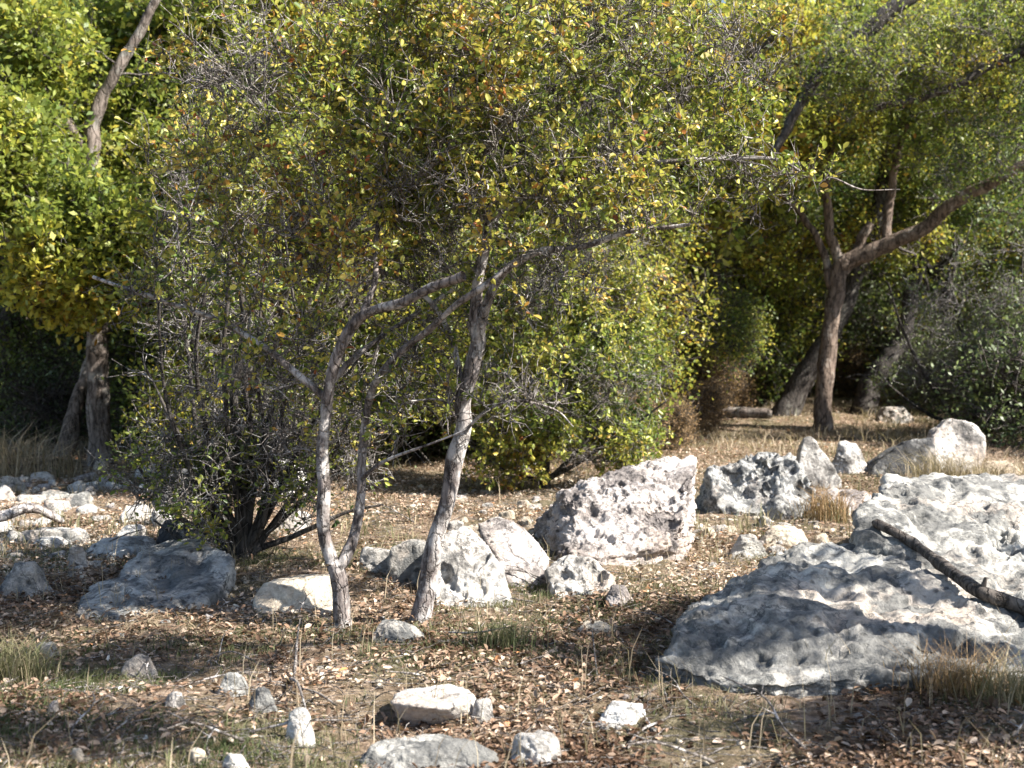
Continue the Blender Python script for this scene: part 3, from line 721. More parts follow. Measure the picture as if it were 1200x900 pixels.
    li = np.repeat(live, leaves_per); u = rng.uniform(.15, 1, len(li)) * 2.999; i0 = u.astype(int); f = (u - i0)[:, None]
    p = TV[li, i0] * (1 - f) + TV[li, i0 + 1] * f
    if fluff: p = p + rng.normal(size=p.shape) * fluff_r
    ax = unit(dr[li] * .5 + rng.normal(size=p.shape) * .75)
    nn = unit(rng.normal(size=p.shape) * .8 + np.array([[.35, -.1, .75]]))
    LL = rng.uniform(*leaf_len, len(p))
    V3, Q3, kk = leafmesh(p, ax, nn, LL, LL * leaf_w * rng.uniform(.8, 1.2, len(p)), fine)
    tone = tone0 + tone_amp * fbm(p * .9 + seed, 3, 55) + tone_amp * .5 * vnoise(p * 3.1, 56) + rng.normal(size=len(p)) * tone_rnd
    if tone_fn is not None: tone = tone + tone_fn(p)
    tone = np.clip(tone, 0, 1)
    mk('crown', V3, Q3, M[leaf], parent=root, loc=base, attrs={'tone': np.repeat(tone, kk), 'val': np.repeat(rng.uniform(.7, 1.35, len(p)), kk)})
    return root
def px_limb(kind, pts, r0, r1): return (kind, [P3(*p) for p in pts], r0, r1)
def blob(px, py, Y, rx, rz, ry, n, *a): return (P3(px, py, Y), (rx / F * Y, ry, rz / F * Y), n, *a)

# --- near forked tree
b3 = at(402, 738); Y3 = b3[1]
y = Y3
build_tree('small_tree', 'slender forked tree with thin dark grey trunk, left of the leaning grey trunk', 'tree', b3, [
    ('trunk', [b3 - [0, 0, .1], P3(403, 720, y), P3(394, 680, y), P3(388, 660, y)], .050, .046),
    px_limb('limb', [(388, 662, y), (378, 620, y), (378, 560, y), (379, 500, y), (386, 450, y - .05), (402, 400, y - .1), (425, 372, y - .15), (470, 355, y - .3), (542, 321, y - .5)], .042, .026),
    px_limb('limb', [(396, 664, y), (412, 632, y + .05), (422, 580, y + .1), (424, 530, y + .15), (432, 470, y + .1), (450, 430, y), (490, 395, y - .1), (540, 352, y - .25), (600, 310, y - .3)], .036, .016),
    px_limb('limb', [(424, 375, y - .15), (438, 330, y - .1), (440, 280, y), (452, 200, y + .1), (448, 110, y + .2)], .022, .010),
    px_limb('limb', [(386, 450, y), (420, 415, y + .1), (470, 380, y + .3), (530, 340, y + .5)], .022, .012),
    px_limb('limb', [(424, 560, y + .1), (450, 540, y), (490, 525, y - .1), (545, 505, y - .2)], .014, .005),
    px_limb('limb', [(384, 470, y), (350, 440, y), (300, 400, y + .1), (240, 370, y + .2), (170, 345, y + .3), (110, 325, y + .4)], .024, .010),
], [blob(440, 240, y + .2, 120, 100, .6, 110), blob(310, 270, y + .2, 110, 90, .7, 60), blob(480, 110, y, 140, 110, .8, 110), blob(330, 120, y, 110, 100, .6, 60),
    blob(240, 170, y + .3, 70, 110, .5, 40), blob(420, 20, y + .2, 160, 60, .7, 60), blob(250, 40, y + .3, 80, 60, .5, 26),
    blob(400, 430, y + .3, 120, 80, .5, 40, .5), blob(320, 420, y + .2, 100, 70, .5, 26, .5), blob(500, 420, y + .3, 60, 70, .4, 22, .5), blob(180, 340, y + .3, 70, 40, .3, 16, .6), blob(460, 470, y + .2, 90, 60, .3, 18, .6), blob(300, 480, y + .2, 90, 80, .4, 18, .6)],
    'bark_grey', 'twig_pale', 'crown', leaf='leaf_near', twigs_per=9, leaves_per=8, tone0=.50, tone_amp=.17, tone_rnd=.19, seed=1, thin=.72, gap=-.16, gapf=3.3, dead=.12, leaf_len=(.022, .055), leaf_w=.62, twig_rad=.0038, twig_len=(.08, .28))
# --- near leaning tree
b4 = at(487, 730); y = b4[1]
build_tree('small_tree', 'near tree with pale grey trunk leaning right, biggest trunk in the foreground', 'tree', b4, [
    ('trunk', [b4 - [0, 0, .1], P3(500, 692, y), P3(507, 645, y), P3(522, 590, y), P3(532, 545, y), P3(546, 500, y), P3(544, 470, y), P3(555, 428, y), P3(561, 398, y), P3(556, 372, y)], .056, .042),
    px_limb('limb', [(558, 385, y), (560, 330, y), (570, 270, y), (568, 200, y + .1), (580, 120, y + .1), (590, 40, y)], .040, .016),
    px_limb('limb', [(556, 410, y), (580, 330, y - .1), (620, 298, y - .2), (680, 290, y - .3), (740, 270, y - .4), (808, 264, y - .5)], .034, .010),
    px_limb('limb', [(568, 260, y), (620, 230, y + .1), (700, 200, y + .1), (780, 190, y), (845, 185, y), (905, 186, y), (930, 196, y - .05), (955, 212, y), (975, 208, y), (1010, 222, y + .1), (1055, 222, y + .1)], .019, .003),
    px_limb('limb', [(545, 480, y), (530, 400, y + .1), (490, 340, y + .1), (400, 300, y + .2), (395, 290, y + .2), (470, 250, y)], .02, .008),
    px_limb('limb', [(538, 520, y), (560, 490, y - .1), (600, 470, y - .2), (650, 480, y - .2), (672, 500, y - .2)], .012, .004),
    px_limb('limb', [(540, 500, y), (520, 470, y - .1), (480, 470, y - .2)], .010, .004),
], [blob(560, 200, y, 150, 140, .8, 170), blob(680, 120, y + .2, 150, 120, .8, 150), blob(720, 230, y - .1, 120, 60, .5, 60), blob(800, 110, y + .4, 110, 90, .6, 70), blob(560, 60, y, 170, 90, .8, 90),
    blob(850, 205, y, 70, 25, .3, 16, .6), blob(940, 205, y, 70, 28, .2, 9, .5), blob(900, 240, y, 60, 30, .2, 6, .7), blob(570, 340, y + .2, 110, 50, .5, 26, .4), blob(780, 20, y + .5, 110, 60, .7, 50), blob(860, 60, y + .6, 70, 60, .5, 30), blob(690, 10, y + .3, 100, 50, .6, 40), blob(780, 260, y - .4, 50, 25, .3, 12, .6), blob(620, 470, y - .2, 70, 60, .4, 14, .6), blob(500, 470, y, 70, 60, .4, 12, .6), blob(640, 330, y - .3, 90, 40, .3, 20, .6)],
    'bark_grey', 'twig_pale', 'crown', leaf='leaf_near', twigs_per=9, leaves_per=8, tone0=.50, tone_amp=.18, tone_rnd=.17, seed=2, thin=.74, gap=-.16, gapf=3.3, dead=.08, leaf_len=(.022, .057), leaf_w=.62, twig_rad=.0038, twig_len=(.08, .28))
# --- tangled bush behind, many stems
b2 = at(285, 655); y = b2[1]
stems = [('trunk', [b2 - [0, 0, .1], P3(288, 620, y), P3(285, 560, y), P3(275, 480, y), P3(285, 380, y), P3(280, 250, y)], .055, .018)]
for k, pts in enumerate([
    [(280, 645), (250, 600), (215, 530), (190, 440), (185, 330)], [(290, 640), (320, 590), (350, 520), (360, 430), (340, 330), (330, 220)],
    [(292, 640), (340, 600), (400, 550), (440, 500), (480, 460)], [(282, 640), (262, 580), (240, 500), (230, 400), (255, 280), (262, 130)],
    [(288, 640), (300, 560), (320, 470), (350, 380), (400, 290), (460, 210)], [(280, 650), (235, 620), (190, 590), (160, 540), (150, 500)],
    [(290, 645), (310, 600), (312, 520), (300, 430), (310, 330)], [(292, 648), (350, 625), (410, 600), (450, 590)],
    [(278, 650), (240, 560), (225, 460), (215, 350), (225, 230)], [(284, 648), (272, 540), (262, 430), (268, 320), (258, 200)], [(290, 648), (296, 540), (288, 440), (300, 330), (318, 240)],
    [(286, 648), (255, 570), (205, 500), (165, 420)], [(292, 648), (335, 560), (375, 480), (420, 420)], [(296, 650), (330, 600), (385, 540), (430, 440), (450, 380)], [(282, 652), (230, 640), (180, 610)], [(288, 648), (318, 560), (335, 460), (372, 380), (390, 300)]]):
    stems.append(px_limb('stem', [(*p, y + (k % 3 - 1) * .12 * i_) for i_, p in enumerate(pts)], .029, .007))
build_tree('bush', 'dark tangled many stemmed bush behind the forked trunk, rising from the dark rocks', 'bush', b2, stems,
    [blob(290, 470, y, 125, 105, .7, 150, .66), blob(250, 350, y + .2, 100, 80, .7, 60, .3), blob(400, 480, y + .2, 100, 80, .6, 70, .72), blob(250, 230, y + .3, 70, 80, .5, 30, .3), blob(200, 550, y, 70, 50, .5, 40, .3), blob(330, 560, y, 110, 50, .5, 60, .7), blob(240, 600, y - .2, 60, 35, .4, 26, .3)],
    'bark_dark', 'twig_mid', 'crown', leaf='leaf_near', twigs_per=10, leaves_per=6, tone0=.36, tone_amp=.22, seed=3, gap=-.05, gapf=3, dead=.2, leaf_len=(.025, .055), leaf_w=.6, twig_len=(.1, .3), twig_rad=.0045)
# --- green bush in the middle, further back
b5 = at(640, 575); y = b5[1]
stems = [('trunk', [b5 - [0, 0, .1], P3(640, 540, y), P3(650, 480, y), P3(670, 400, y)], .05, .02)]
for k, pts in enumerate([[(640, 560), (600, 520), (570, 450), (560, 380)], [(645, 560), (690, 510), (720, 440), (740, 370)], [(640, 560), (620, 500), (625, 420), (640, 330)], [(642, 560), (680, 540), (740, 500), (780, 470)], [(636, 565), (590, 550), (550, 520)]]):
    stems.append(px_limb('stem', [(*p, y + (k % 3 - 1) * .1 * i_) for i_, p in enumerate(pts)], .03, .008))
build_tree('bush', 'yellowish green bush filling the gap between the leaning grey trunk and the right oak', 'bush', b5, stems,
    [blob(645, 420, y, 105, 110, 1.0, 150), blob(690, 320, y + .5, 90, 90, .9, 100), blob(750, 400, y + .6, 45, 60, .7, 26), blob(560, 330, y + .6, 110, 90, .9, 80), blob(600, 470, y, 80, 80, .8, 80), blob(715, 440, y, 50, 60, .8, 46), blob(670, 510, y, 120, 45, .8, 90), blob(590, 540, y, 60, 30, .6, 30), blob(700, 550, y, 60, 25, .6, 25), blob(640, 330, y + .4, 110, 70, .9, 80)],
    'bark_dark', 'twig_pale', 'crown', leaf='leaf_near', twigs_per=9, leaves_per=8, tone0=.46, tone_amp=.2, seed=4, gap=-.12, gapf=2.8, dead=.05, leaf_len=(.04, .075), leaf_w=.6, twig_rad=.0035)
# --- left oak
b1 = at(118, 543); y = b1[1]
build_tree('oak_tree', 'oak with the thick upright grey trunk at left and bright green crown', 'tree', b1, [
    ('trunk', [b1 - [0, 0, .2], P3(120, 520, y), P3(115, 460, y), P3(114, 400, y), P3(111, 350, y), P3(108, 280, y), P3(106, 200, y), P3(107, 140, y)], .16, .10),
    px_limb('limb', [(106, 200, y), (90, 165, y), (62, 120, y), (35, 85, y), (20, 60, y)], .10, .05),
    px_limb('limb', [(106, 150, y), (125, 105, y), (150, 60, y), (182, 0, y), (200, -50, y)], .09, .05),
    px_limb('limb', [(112, 370, y), (135, 330, y + .4), (170, 290, y + .7), (210, 240, y + 1)], .07, .03),
    px_limb('limb', [(110, 330, y), (70, 300, y - .5), (30, 290, y - 1), (-20, 270, y - 1.2)], .07, .03),
], [blob(15, 190, y - 1, 85, 90, 1.3, 130), blob(110, 290, y - 1.2, 100, 70, .8, 110), blob(10, 60, y - .5, 85, 80, 1.3, 90), blob(180, 180, y + 1.2, 90, 110, .9, 90), blob(170, 50, y + 1.7, 120, 80, .8, 80), blob(100, 340, y - 1, 90, 35, .6, 50), blob(-60, 180, y, 90, 150, 1.5, 80)],
    'bark_oak', 'twig_dark', 'crown', leaf='leaf_oak', twigs_per=9, leaves_per=12, tone0=.46, tone_amp=.16, tone_rnd=.12, seed=5, leaf_len=(.07, .13), leaf_w=.5, fluff=1, fluff_r=.06, fine=False, br_rad=1.8, twig_rad=.006, twig_len=(.2, .45),
    tone_fn=lambda p: np.clip((3.2 - p[:, 2]) * .10, -.06, .2))
bl = at(75, 535); y = bl[1]
build_tree('oak_tree', 'leaning dark oak trunk just left of the upright grey one', 'tree', bl, [
    ('trunk', [bl - [0, 0, .2], P3(84, 495, y + .2), P3(100, 445, y + .5), P3(120, 395, y + .9), P3(150, 340, y + 1.2), P3(180, 260, y + 1.4)], .125, .07)],
    [blob(190, 260, y + .8, 90, 80, 1, 80), blob(150, 330, y + .8, 70, 50, 1, 40)],
    'bark_oak', 'twig_dark', 'crown', leaf='leaf_oak', twigs_per=8, leaves_per=12, tone0=.35, seed=6, leaf_len=(.05, .09), leaf_w=.5, fluff=1, fluff_r=.06, fine=False, br_rad=1.8, twig_rad=.006, twig_len=(.2, .45))
# --- right oak
b6 = at(966, 503); y = b6[1]
build_tree('oak_tree', 'right hand oak with a reddish brown upright trunk forking low into wide limbs', 'tree', b6, [
    ('trunk', [b6 - [0, 0, .2], P3(964, 480, y), P3(968, 430, y), P3(972, 380, y), P3(980, 340, y), P3(985, 305, y)], .15, .13),
    px_limb('limb', [(985, 310, y), (1030, 290, y - .2), (1080, 270, y - .5), (1105, 245, y - .7), (1150, 220, y - 1), (1200, 195, y - 1.3), (1260, 170, y - 1.6)], .15, .08),
    px_limb('limb', [(984, 310, y), (972, 270, y), (968, 210, y), (975, 150, y + .2), (960, 60, y + .3)], .10, .04),
    px_limb('limb', [(976, 345, y), (962, 290, y + .2), (930, 240, y + .4), (880, 200, y + .5), (840, 140, y + .5)], .08, .03),
    px_limb('limb', [(1040, 285, y - .2), (1045, 220, y), (1060, 150, y), (1090, 60, y)], .09, .04),
    px_limb('limb', [(985, 320, y), (1005, 290, y), (1020, 262, y)], .12, .08),
], [blob(920, 120, y, 110, 110, 1.8, 120), blob(1010, 60, y, 120, 90, 1.8, 110), blob(1090, 130, y - .5, 100, 100, 1.6, 60), blob(930, 290, y + 2, 80, 50, 1, 45), blob(1060, 275, y + 1.5, 60, 40, .8, 25), blob(870, 60, y, 90, 80, 1.5, 60), blob(1170, 90, y - 1, 80, 120, 1.6, 70)],
    'bark_brown', 'twig_dark', 'crown', leaf='leaf_oak', twigs_per=9, leaves_per=12, tone0=.56, tone_amp=.32, tone_rnd=.12, seed=7, leaf_len=(.06, .11), leaf_w=.5, fluff=1, fluff_r=.08, fine=False, br_rad=2.2, twig_rad=.008, twig_len=(.25, .55))
y = 22.8; b7 = P3(915, 480, y); b7[2] = gz(b7[0], y)
build_tree('oak_tree', 'dark trunk leaning strongly right behind the reddish brown trunk', 'tree', b7, [
    ('trunk', [b7 - [0, 0, .2], P3(943, 440, y), P3(972, 392, y), P3(1000, 330, y), P3(1025, 262, y), P3(1040, 200, y), P3(1060, 100, y)], .22, .12)],
    [blob(1060, 120, y, 110, 100, 2, 100), blob(1110, 200, y + 1, 90, 60, 1.5, 50)],
    'bark_dark', 'twig_dark', 'crown', leaf='leaf_oak', twigs_per=8, leaves_per=12, tone0=.45, seed=8, leaf_len=(.07, .12), leaf_w=.5, fluff=1, fluff_r=.1, fine=False, br_rad=2.2, twig_rad=.008, twig_len=(.25, .55))
y = 23.6; b8 = P3(1008, 470, y); b8[2] = gz(b8[0], y)
build_tree('oak_tree', 'short dark trunk bending right, between the reddish trunk and the grey green thicket', 'tree', b8, [
    ('trunk', [b8 - [0, 0, .2], P3(1022, 445, y), P3(1045, 415, y), P3(1060, 390, y), P3(1068, 340, y), P3(1090, 260, y)], .21, .12)],
    [blob(1110, 230, y, 110, 70, 2, 90)],
    'bark_dark', 'twig_dark', 'crown', leaf='leaf_dark', twigs_per=8, leaves_per=12, tone0=.5, seed=9, leaf_len=(.07, .12), leaf_w=.5, fluff=1, fluff_r=.1, fine=False, br_rad=2.2, twig_rad=.008, twig_len=(.25, .55))
# --- grey green thicket at right
b9 = at(1130, 500); y = b9[1] - 1.5
b9 = np.array([b9[0] * y / b9[1], y, gz(b9[0], y)])
stems = [('trunk', [b9 - [0, 0, .1], P3(1135, 450, y), P3(1125, 380, y), P3(1110, 320, y)], .07, .03)]
for k, pts in enumerate([[(1130, 500), (1090, 450), (1060, 390), (1040, 330)], [(1135, 500), (1170, 440), (1190, 370), (1200, 300)], [(1130, 500), (1150, 430), (1160, 350)], [(1130, 505), (1080, 480), (1040, 450)]]):
    stems.append(px_limb('stem', [(*p, y + (k % 3 - 1) * .2 * i_) for i_, p in enumerate(pts)], .045, .012))
build_tree('bush', 'grey green twiggy thicket at the right edge behind the slabs', 'bush', b9, stems,
    [blob(1110, 370, y, 100, 60, 1.2, 130), blob(1180, 420, y, 90, 80, 1.2, 110), blob(1090, 440, y, 70, 40, 1, 40), blob(1170, 310, y, 90, 50, 1.2, 60)],
    'bark_dark', 'twig_mid', 'crown', leaf='leaf_greygreen', twigs_per=9, leaves_per=10, tone0=.6, seed=10, gap=-.15, gapf=1.8, leaf_len=(.05, .09), leaf_w=.3, fluff=1, fluff_r=.05, fine=False, br_rad=1.5, twig_rad=.006, twig_len=(.2, .5), dead=.2)
# --- oak rooted beyond the right edge whose limbs reach in over the top right
y = 18.0; b10 = np.array([11.4, y, gz(11.4, y)])
build_tree('oak_tree', 'oak outside the right edge whose dark limbs reach across the upper right corner', 'tree', b10, [
    ('trunk', [b10 - [0, 0, .2], b10 + [-.1, 0, 1.2], b10 + [-.3, 0, 2.6], b10 + [-.6, 0, 4.2], b10 + [-1.4, .2, 6.2]], .28, .18),
    ('limb', [b10 + [-.6, 0, 4.2], P3(1190, -80, y), P3(1060, 0, y), P3(1000, 50, y), P3(960, 90, y), P3(935, 125, y), P3(905, 180, y)], .17, .06),
    ('limb', [b10 + [-.3, 0, 2.6], P3(1280, 60, y), P3(1180, 70, y), P3(1110, 105, y), P3(1020, 130, y)], .13, .04),
], [blob(1000, 80, y, 100, 60, .9, 60), blob(1100, 60, y, 110, 80, 1, 70), blob(1200, 60, y, 110, 100, 1.3, 90), blob(1290, 30, y, 100, 100, 1.3, 50), blob(1150, 190, y + .5, 70, 60, .8, 35)],
    'bark_dark', 'twig_pale', 'crown', leaf='leaf_oak', twigs_per=8, leaves_per=9, tone0=.38, tone_amp=.3, seed=12, leaf_len=(.045, .08), leaf_w=.5, fluff=1, fluff_r=.05, fine=False, br_rad=1.6, twig_rad=.006, twig_len=(.2, .45), dead=.15)

# --- wood behind: kinds built once, then copied as things of their own
def proto_tree(name, label, cat, h, r, leaf, bark, seed, low=.25, tone0=.4, n=260, lp=14, ll=(.11, .20), tone_amp=.24, group=None, stems=4):
    rs = np.random.default_rng(seed)
    limbs = [('trunk', [np.array([0, 0, -.3]), np.array([rs.normal() * .1, rs.normal() * .1, h * .2]), np.array([rs.normal() * .25, rs.normal() * .25, h * .45]), np.array([rs.normal() * .5, rs.normal() * .5, h * .8])], h * .027, h * .01)]
    for k in range(stems):
        a = k / stems * 6.28 + rs.uniform(-.5, .5); z0 = h * rs.uniform(.2, .5)
        limbs.append(('limb', [np.array([0, 0, z0]), np.array([math.cos(a) * r * .35, math.sin(a) * r * .35, z0 + h * .15]), np.array([math.cos(a) * r * .75, math.sin(a) * r * .75, z0 + h * .28])], h * .013, h * .005))
    bl = []
    nb = 20
    for k in range(nb):
        a = rs.uniform(0, 6.28); zz = h * rs.uniform(low + .12, .88); e = r * (1 - .5 * abs(zz / h - .5)) * rs.uniform(.35, .72)
        bl.append((np.array([math.cos(a) * e, math.sin(a) * e, zz]), (r * rs.uniform(.18, .42), r * rs.uniform(.18, .42), h * rs.uniform(.06, .12)), n // nb))
    return build_tree(name, label, cat, np.zeros(3), limbs, bl, bark, 'twig_dark', 'crown', leaf=leaf, twigs_per=8, leaves_per=lp, tone0=tone0, tone_amp=tone_amp, seed=seed, leaf_len=ll, leaf_w=.55,
                      fluff=1, fluff_r=.13, fine=False, br_rad=2.5, twig_rad=.010, twig_len=(.3, .8), group=group, gap=-.35, gapf=1.0)
gl = 'trees of the wood behind the clearing'
kinds = [('olive green oak in the wood behind the clearing', 'leaf_oak', .52, 41), ('yellowing oak in the wood behind the clearing', 'leaf_oak', .72, 42), ('dark evergreen tree in the wood behind the clearing', 'leaf_dark', .5, 43), ('mid green oak in the wood behind the clearing', 'leaf_oak', .38, 44)]
prot = [proto_tree('wood_tree', l, 'tree', 8.5, 3.2, lf, 'bark_dark', s, tone0=t, group=gl) for l, lf, t, s in kinds]
usedk = set()
rng = np.random.default_rng(99)
wood = []
for (px, Yd, k, s) in [(250, 19, 3, .85), (330, 22, 0, 1), (420, 20, 1, .9), (500, 24, 1, 1), (590, 21, 0, .95), (680, 23, 3, 1), (770, 21, 1, 1), (850, 26, 2, 1.05), (20, 21, 2, 1), (120, 23, 0, 1), (200, 26, 3, 1.1),
                       (900, 32, 1, 1.1), (1010, 35, 0, 1.2), (1110, 37, 2, 1.2), (1190, 31, 2, 1), (-70, 24, 2, 1.1), (60, 31, 1, 1.2), (300, 30, 2, 1.1), (450, 31, 0, 1.2), (620, 32, 2, 1.2), (740, 33, 3, 1.2),
                       (960, 36, 3, 1.3), (1150, 36, 3, 1.3), (150, 38, 2, 1.3), (380, 40, 3, 1.4), (540, 40, 1, 1.4), (700, 41, 0, 1.4), (860, 41, 3, 1.4), (1050, 42, 2, 1.4), (1250, 40, 2, 1.4), (-40, 38, 3, 1.3), (-130, 30, 0, 1.2),]:
    x = (px - 600) / F * Yd; loc = (x, Yd, gz(x, Yd)); sc3 = (s, s, s * rng.uniform(.9, 1.15))
    if k not in usedk:
        o = prot[k]; o.location = loc; o.rotation_euler = (0, 0, rng.uniform(0, 6.28)); o.scale = sc3; usedk.add(k)
    else: o = dup(prot[k], loc, rng.uniform(0, 6.28), sc3)
# younger oaks standing between the bushes and the wood
gy = 'young oaks behind the near trees'
py_ = [proto_tree('young_oak', l, 'tree', 5.6, 2.3, 'leaf_oak', 'bark_dark', sd_, low=.02, tone0=t_, n=340, lp=13, ll=(.055, .105), group=gy, stems=5) for l, sd_, t_ in
    [('young yellow green oak behind the near trees, its crown merging with theirs', 47, .55), ('young leafy green oak behind the near trees, its crown merging with theirs', 48, .42)]]
for k, (px, Yd, q, s, rz) in enumerate([(315, 13.5, 0, .72, 0), (400, 15.5, 1, .95, 0), (480, 17, 0, 1.05, 2), (575, 16.5, 1, .95, 2), (670, 17.5, 0, .85, 4), (840, 27, 1, 1.0, 1), (250, 20, 1, 1.0, 5), (880, 28, 0, 1.1, 2), (800, 21.5, 1, .72, 5), (1250, 25, 1, .9, 2), (1090, 27, 0, 1.1, 3), (820, 26, 0, 1.1, 4)]):
    x = (px - 600) / F * Yd; loc = (x, Yd, gz(x, Yd))
    if k < 2: o = py_[k]; o.location = loc; o.scale = (s, s, s)
    else: dup(py_[q], loc, rz, (s, s, s))
# understory shrubs
gs = 'shrubs along the edge of the wood'
kinds = [('green shrub low at the edge of the wood', 'leaf_dark', .6, 51, .0), ('olive grey shrub low at the edge of the wood', 'leaf_greygreen', .4, 52, 0), ('dry brown brush at the edge of the wood', 'leaf_dry', .5, 53, 0)]
prs = [proto_tree('shrub', l, 'shrub', 2.2, 1.3, lf, 'bark_dark', s, low=-.05, tone0=t, n=130, lp=9, ll=(.05, .10), group=gs, stems=6) for l, lf, t, s, _ in kinds]
usedk = set()
for (px, Yd, k, s) in [(60, 19, 1, .7), (-10, 20, 0, 1), (170, 19, 1, .75), (160, 23, 0, 1.2), (230, 18, 0, .9), (350, 17, 0, 1.1), (450, 17, 1, 1.1), (520, 18, 0, 1.1), (560, 22, 0, 1.4), (800, 22, 2, .6), (850, 23, 2, .55), (755, 19.5, 2, .5), (775, 20.5, 2, .45), (880, 28, 1, 1),
                       (820, 29, 1, 1.2), (760, 27, 0, 1.3), (700, 19, 0, .9), (960, 29, 1, .9), (1010, 31, 0, 1), (1060, 27, 1, .9), (1100, 24, 1, .8), (1180, 20, 1, .9), (1230, 18, 1, 1), (930, 33, 0, 1.3), (100, 29, 1, 1.2), (30, 27, 0, 1.3), (200, 30, 0, 1.5), (-60, 26, 1, 1.4),
                       (400, 26, 0, 1.5), (640, 27, 0, 1.6), (1300, 22, 0, 1.3), (1150, 30, 0, 1.4), (1060, 26, 2, .5), (1000, 27, 2, .5), (820, 20, 2, .38), (790, 18, 2, .33), (745, 16.5, 2, .36), (850, 27, 0, 1.2), (940, 28, 1, 1.2), (890, 30, 0, 1.5), (1040, 30, 1, 1.3)]:
    x = (px - 600) / F * Yd; loc = (x, Yd, gz(x, Yd)); sc3 = (s * 1.15, s, s)
    if k not in usedk:
        o = prs[k]; o.location = loc; o.rotation_euler = (0, 0, rng.uniform(0, 6.28)); o.scale = sc3; usedk.add(k)
    else: o = dup(prs[k], loc, rng.uniform(0, 6.28), sc3)
# far-off wood closing the view
n = 90000; ang = rng.uniform(-.75, .75, n); rr = rng.uniform(50, 70, n); xx = np.sin(ang) * rr; yy = np.cos(ang) * rr
hh = 9 + 4 * vnoise(np.stack([xx * .12, yy * .12, xx * 0], 1), 5) + 5
P = np.stack([xx, yy, ground(xx, yy) + hh * rng.random(n) ** .8], 1)
V, Qd, k = leafmesh(P, rng.normal(size=(n, 3)), rng.normal(size=(n, 3)) + [.3, -.5, .5], rng.uniform(.5, .9, n), rng.uniform(.3, .6, n), False)
o = mk('distant_wood', V, Qd, M['leaf_dark'], attrs={'tone': np.clip(.5 + .3 * vnoise(P * .3, 6) + rng.normal(size=n) * .15, 0, 1), 'val': rng.uniform(.7, 1.3, n)})
tag(o, 'far off green wood seen between the trees as one mass', 'wood', kind='stuff')

# --- the tree beside the photographer, out of the frame, that throws the dappled shade
def over(px, py, h, r, n, rz=.4):
    g_ = at(px, py); return (g_ + sdv * h / sdv[2], (r, r * .45, rz), n)
bs_ = np.array([6.6, 4.6, gz(6.6, 4.6)])
build_tree('shade_tree', 'tree standing out of the frame at right whose crown shades the foreground', 'tree', bs_, [
    ('trunk', [bs_ - [0, 0, .2], bs_ + [-.1, 0, 1.5], bs_ + [-.4, .1, 3.2], bs_ + [-.8, .2, 4.6]], .17, .09),
    ('limb', [bs_ + [-.4, .1, 3.2], bs_ + [-1.6, .5, 4.2], bs_ + [-3.0, .6, 4.8], bs_ + [-4.4, .6, 5.0]], .08, .03),
    ('limb', [bs_ + [-.3, .1, 2.6], bs_ + [-1.2, 1.2, 3.6], bs_ + [-2.0, 1.9, 4.1]], .07, .03)],
    [over(890, 722, 3.6, .3, 10), over(970, 712, 3.6, .2, 3), over(815, 740, 3.6, .35, 26), over(1130, 840, 3.3, .55, 40), over(1010, 860, 3.4, .3, 8), over(790, 785, 3.7, .4, 14), over(660, 765, 4.0, .35, 6),
     over(120, 780, 4.6, .5, 18), over(60, 850, 4.4, .55, 22), over(240, 770, 4.6, .4, 9), over(30, 730, 4.8, .45, 14), over(1190, 700, 3.4, .3, 2)],
    'bark_dark', 'twig_dark', 'crown', leaf='leaf_oak', twigs_per=8, leaves_per=12, tone0=.5, seed=60, u0=.8, leaf_len=(.04, .08), leaf_w=.55, fluff=1, fluff_r=.05, fine=False, br_rad=1.3, twig_rad=.004, twig_len=(.15, .4))

# ------------------------------------------------------------------ fallen wood
rng = np.random.default_rng(5)
def stick(name, label, pts, r0, r1, bark, cat='branch', stubs=(), n=40, group=None):
    pts = np.array(pts, float); c = resample(pts, n)
    L = len(c); r = r0 + (r1 - r0) * np.linspace(0, 1, L)
    r[0] *= .6; r[-1] *= .3
    r *= 1 + .12 * vnoise(c * 9, 3)
    V, Qd = tubes(c[None], r[None], 12, .12)
    base = c[0].copy(); vs, qs = [V], [Qd]; off = len(V)
    for (t, d, l) in stubs:
        a = c[int(t * (L - 1))]; b = a + np.array(d) * l
        v, q = tubes(np.linspace(a, b, 5)[None], np.linspace(r0 * .5, r0 * .2, 5)[None], 7); vs.append(v); qs.append(q + off); off += len(v)
    o = mk(name, np.vstack(vs), np.vstack(qs), M[bark], loc=base, smooth=True)
    return tag(o, label, cat, group)
def hit(px, py, objs):
    best = None; d = Vector([float(c) for c in ray(px, py)]).normalized(); o0 = Vector((0, 0, EYE))
    for o_ in objs:
        ok, q, nn_, ix = o_.ray_cast(o0 - o_.location, d)
        if ok and (best is None or (q + o_.location - o0).length < best[0]): best = ((q + o_.location - o0).length, np.array((q + o_.location)[:]))
    return best[1] if best else at(px, py)
bpy.context.view_layer.update()
pl = [hit(px, py + 4, (upper, lower)) + [0, 0, .045] for px, py in [(1240, 738), (1200, 718), (1150, 700), (1110, 672), (1075, 645), (1048, 628), (1022, 616)]]
stick('fallen_branch', 'long dark curved dead branch lying across the upper slab down to the right edge', pl, .040, .028, 'bark_twig', stubs=[(.35, (.2, -.2, 1), .08)])
a, b = at(905, 498), at(790, 494)
stick('fallen_log', 'pale tan fallen log lying on the ground left of the right oak', [a + [0, 0, .12], (a * .6 + b * .4) + [0, 0, .15], (a * .3 + b * .7) + [0, 0, .10], b + [0, 0, .1]], .09, .10, 'bark_oak', 'log')
a, b = at(0, 628), at(75, 618)
stick('fallen_branch', 'grey weathered branch lying on the rubble at the left edge', [a + [-.3, 0, .12], a + [0, 0, .16], (a + b) / 2 + [0, 0, .2], b + [0, 0, .05]], .05, .03, 'bark_grey')
k = 0
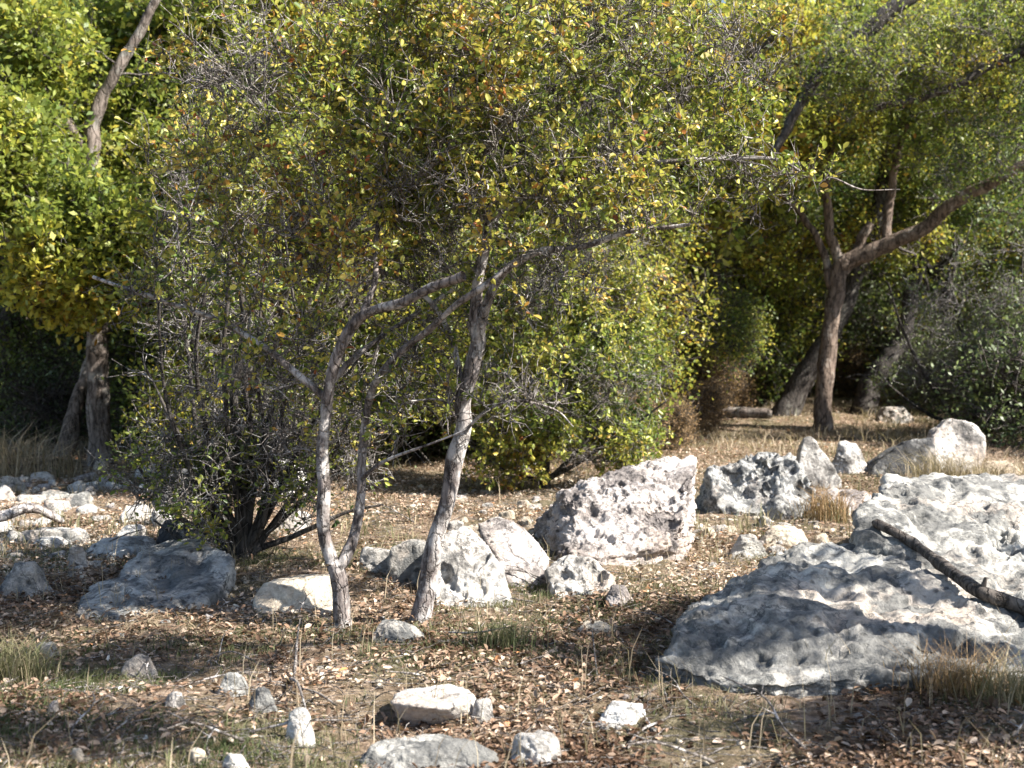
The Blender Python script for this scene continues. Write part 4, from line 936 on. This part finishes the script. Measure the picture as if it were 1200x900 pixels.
for (x0, y0, x1, y1, r) in [(345, 800, 352, 745, .008), (340, 800, 360, 850, .010), (395, 832, 350, 820, .008), (300, 780, 240, 782, .006), (520, 745, 600, 760, .006), (655, 690, 560, 680, .006), (560, 690, 640, 630, .005), (870, 760, 800, 745, .005), (700, 800, 690, 730, .004), (255, 780, 270, 750, .004)]:
    a, b = at(x0, y0), at(x1, y1); mid = (a + b) / 2 + [0, 0, rng.uniform(.05, .12)]
    stick('fallen_twig', 'thin pale dead twig lying in the litter of the foreground', [a + [0, 0, .02], mid, b + [0, 0, rng.uniform(.02, .12)]], r, r * .4, 'twig_pale', 'twig', n=14, group='thin dead twigs in the foreground')

tp = stick('dead_twig', 'short grey dead twig on the ground among the leaves', [np.array([0, 0, .015]), np.array([.12, .02, .03]), np.array([.25, -.01, .04]), np.array([.4, .05, .02])], .006, .002, 'twig_pale', 'twig', stubs=[(.5, (.4, .6, .2), .12), (.7, (.5, -.6, .1), .1)], n=14, group='short dead twigs on the ground')
for k in range(70):
    p = at(rng.uniform(0, 1200), rng.uniform(590, 895)); o = tp if k == 0 else tp.copy()
    if k: COL.objects.link(o)
    s = rng.uniform(.5, 1.3); o.location = Vector([float(c) for c in p]); o.rotation_euler = (rng.uniform(-.2, .2), rng.uniform(-.5, .05), rng.uniform(0, 6.28)); o.scale = (s, s, s)

# ------------------------------------------------------------------ light, sky, camera
w = bpy.data.worlds.new('World'); sc.world = w; w.use_nodes = True
nt = w.node_tree; bg = nt.nodes['Background']
sky = nt.nodes.new('ShaderNodeTexSky'); sky.sky_type = 'NISHITA'; sky.sun_disc = False; sky.sun_elevation = EL; sky.sun_rotation = AZ
nt.links.new(sky.outputs[0], bg.inputs[0]); bg.inputs[1].default_value = .075
sl = bpy.data.lights.new('sun', 'SUN'); sl.energy = 5.0; sl.angle = R(.5); sl.color = (1, .95, .87)
so = bpy.data.objects.new('sun', sl); COL.objects.link(so)
sd = Vector((math.sin(AZ) * math.cos(EL), math.cos(AZ) * math.cos(EL), math.sin(EL)))
so.rotation_euler = sd.to_track_quat('Z', 'Y').to_euler(); so.location = sd * 30
cd = bpy.data.cameras.new('camera'); cam = bpy.data.objects.new('camera', cd); COL.objects.link(cam)
cam.location = (0, 0, EYE); cam.rotation_euler = (R(90) + PITCH, 0, 0)
cd.sensor_width = 36; cd.lens = 36 * F / 1200; cd.clip_end = 1000; cd.clip_start = .05
cd.dof.use_dof = True; cd.dof.focus_distance = 7.6; cd.dof.aperture_fstop = 2.6
sc.camera = cam
sc.view_settings.view_transform = 'Standard'; sc.view_settings.look = 'None'; sc.view_settings.exposure = 1.68; sc.view_settings.gamma = 1
sc.render.engine = 'CYCLES'
sc.cycles.max_bounces = 5; sc.cycles.diffuse_bounces = 3; sc.cycles.glossy_bounces = 2; sc.cycles.transmission_bounces = 3; sc.cycles.transparent_max_bounces = 4
sc.cycles.use_denoising = True
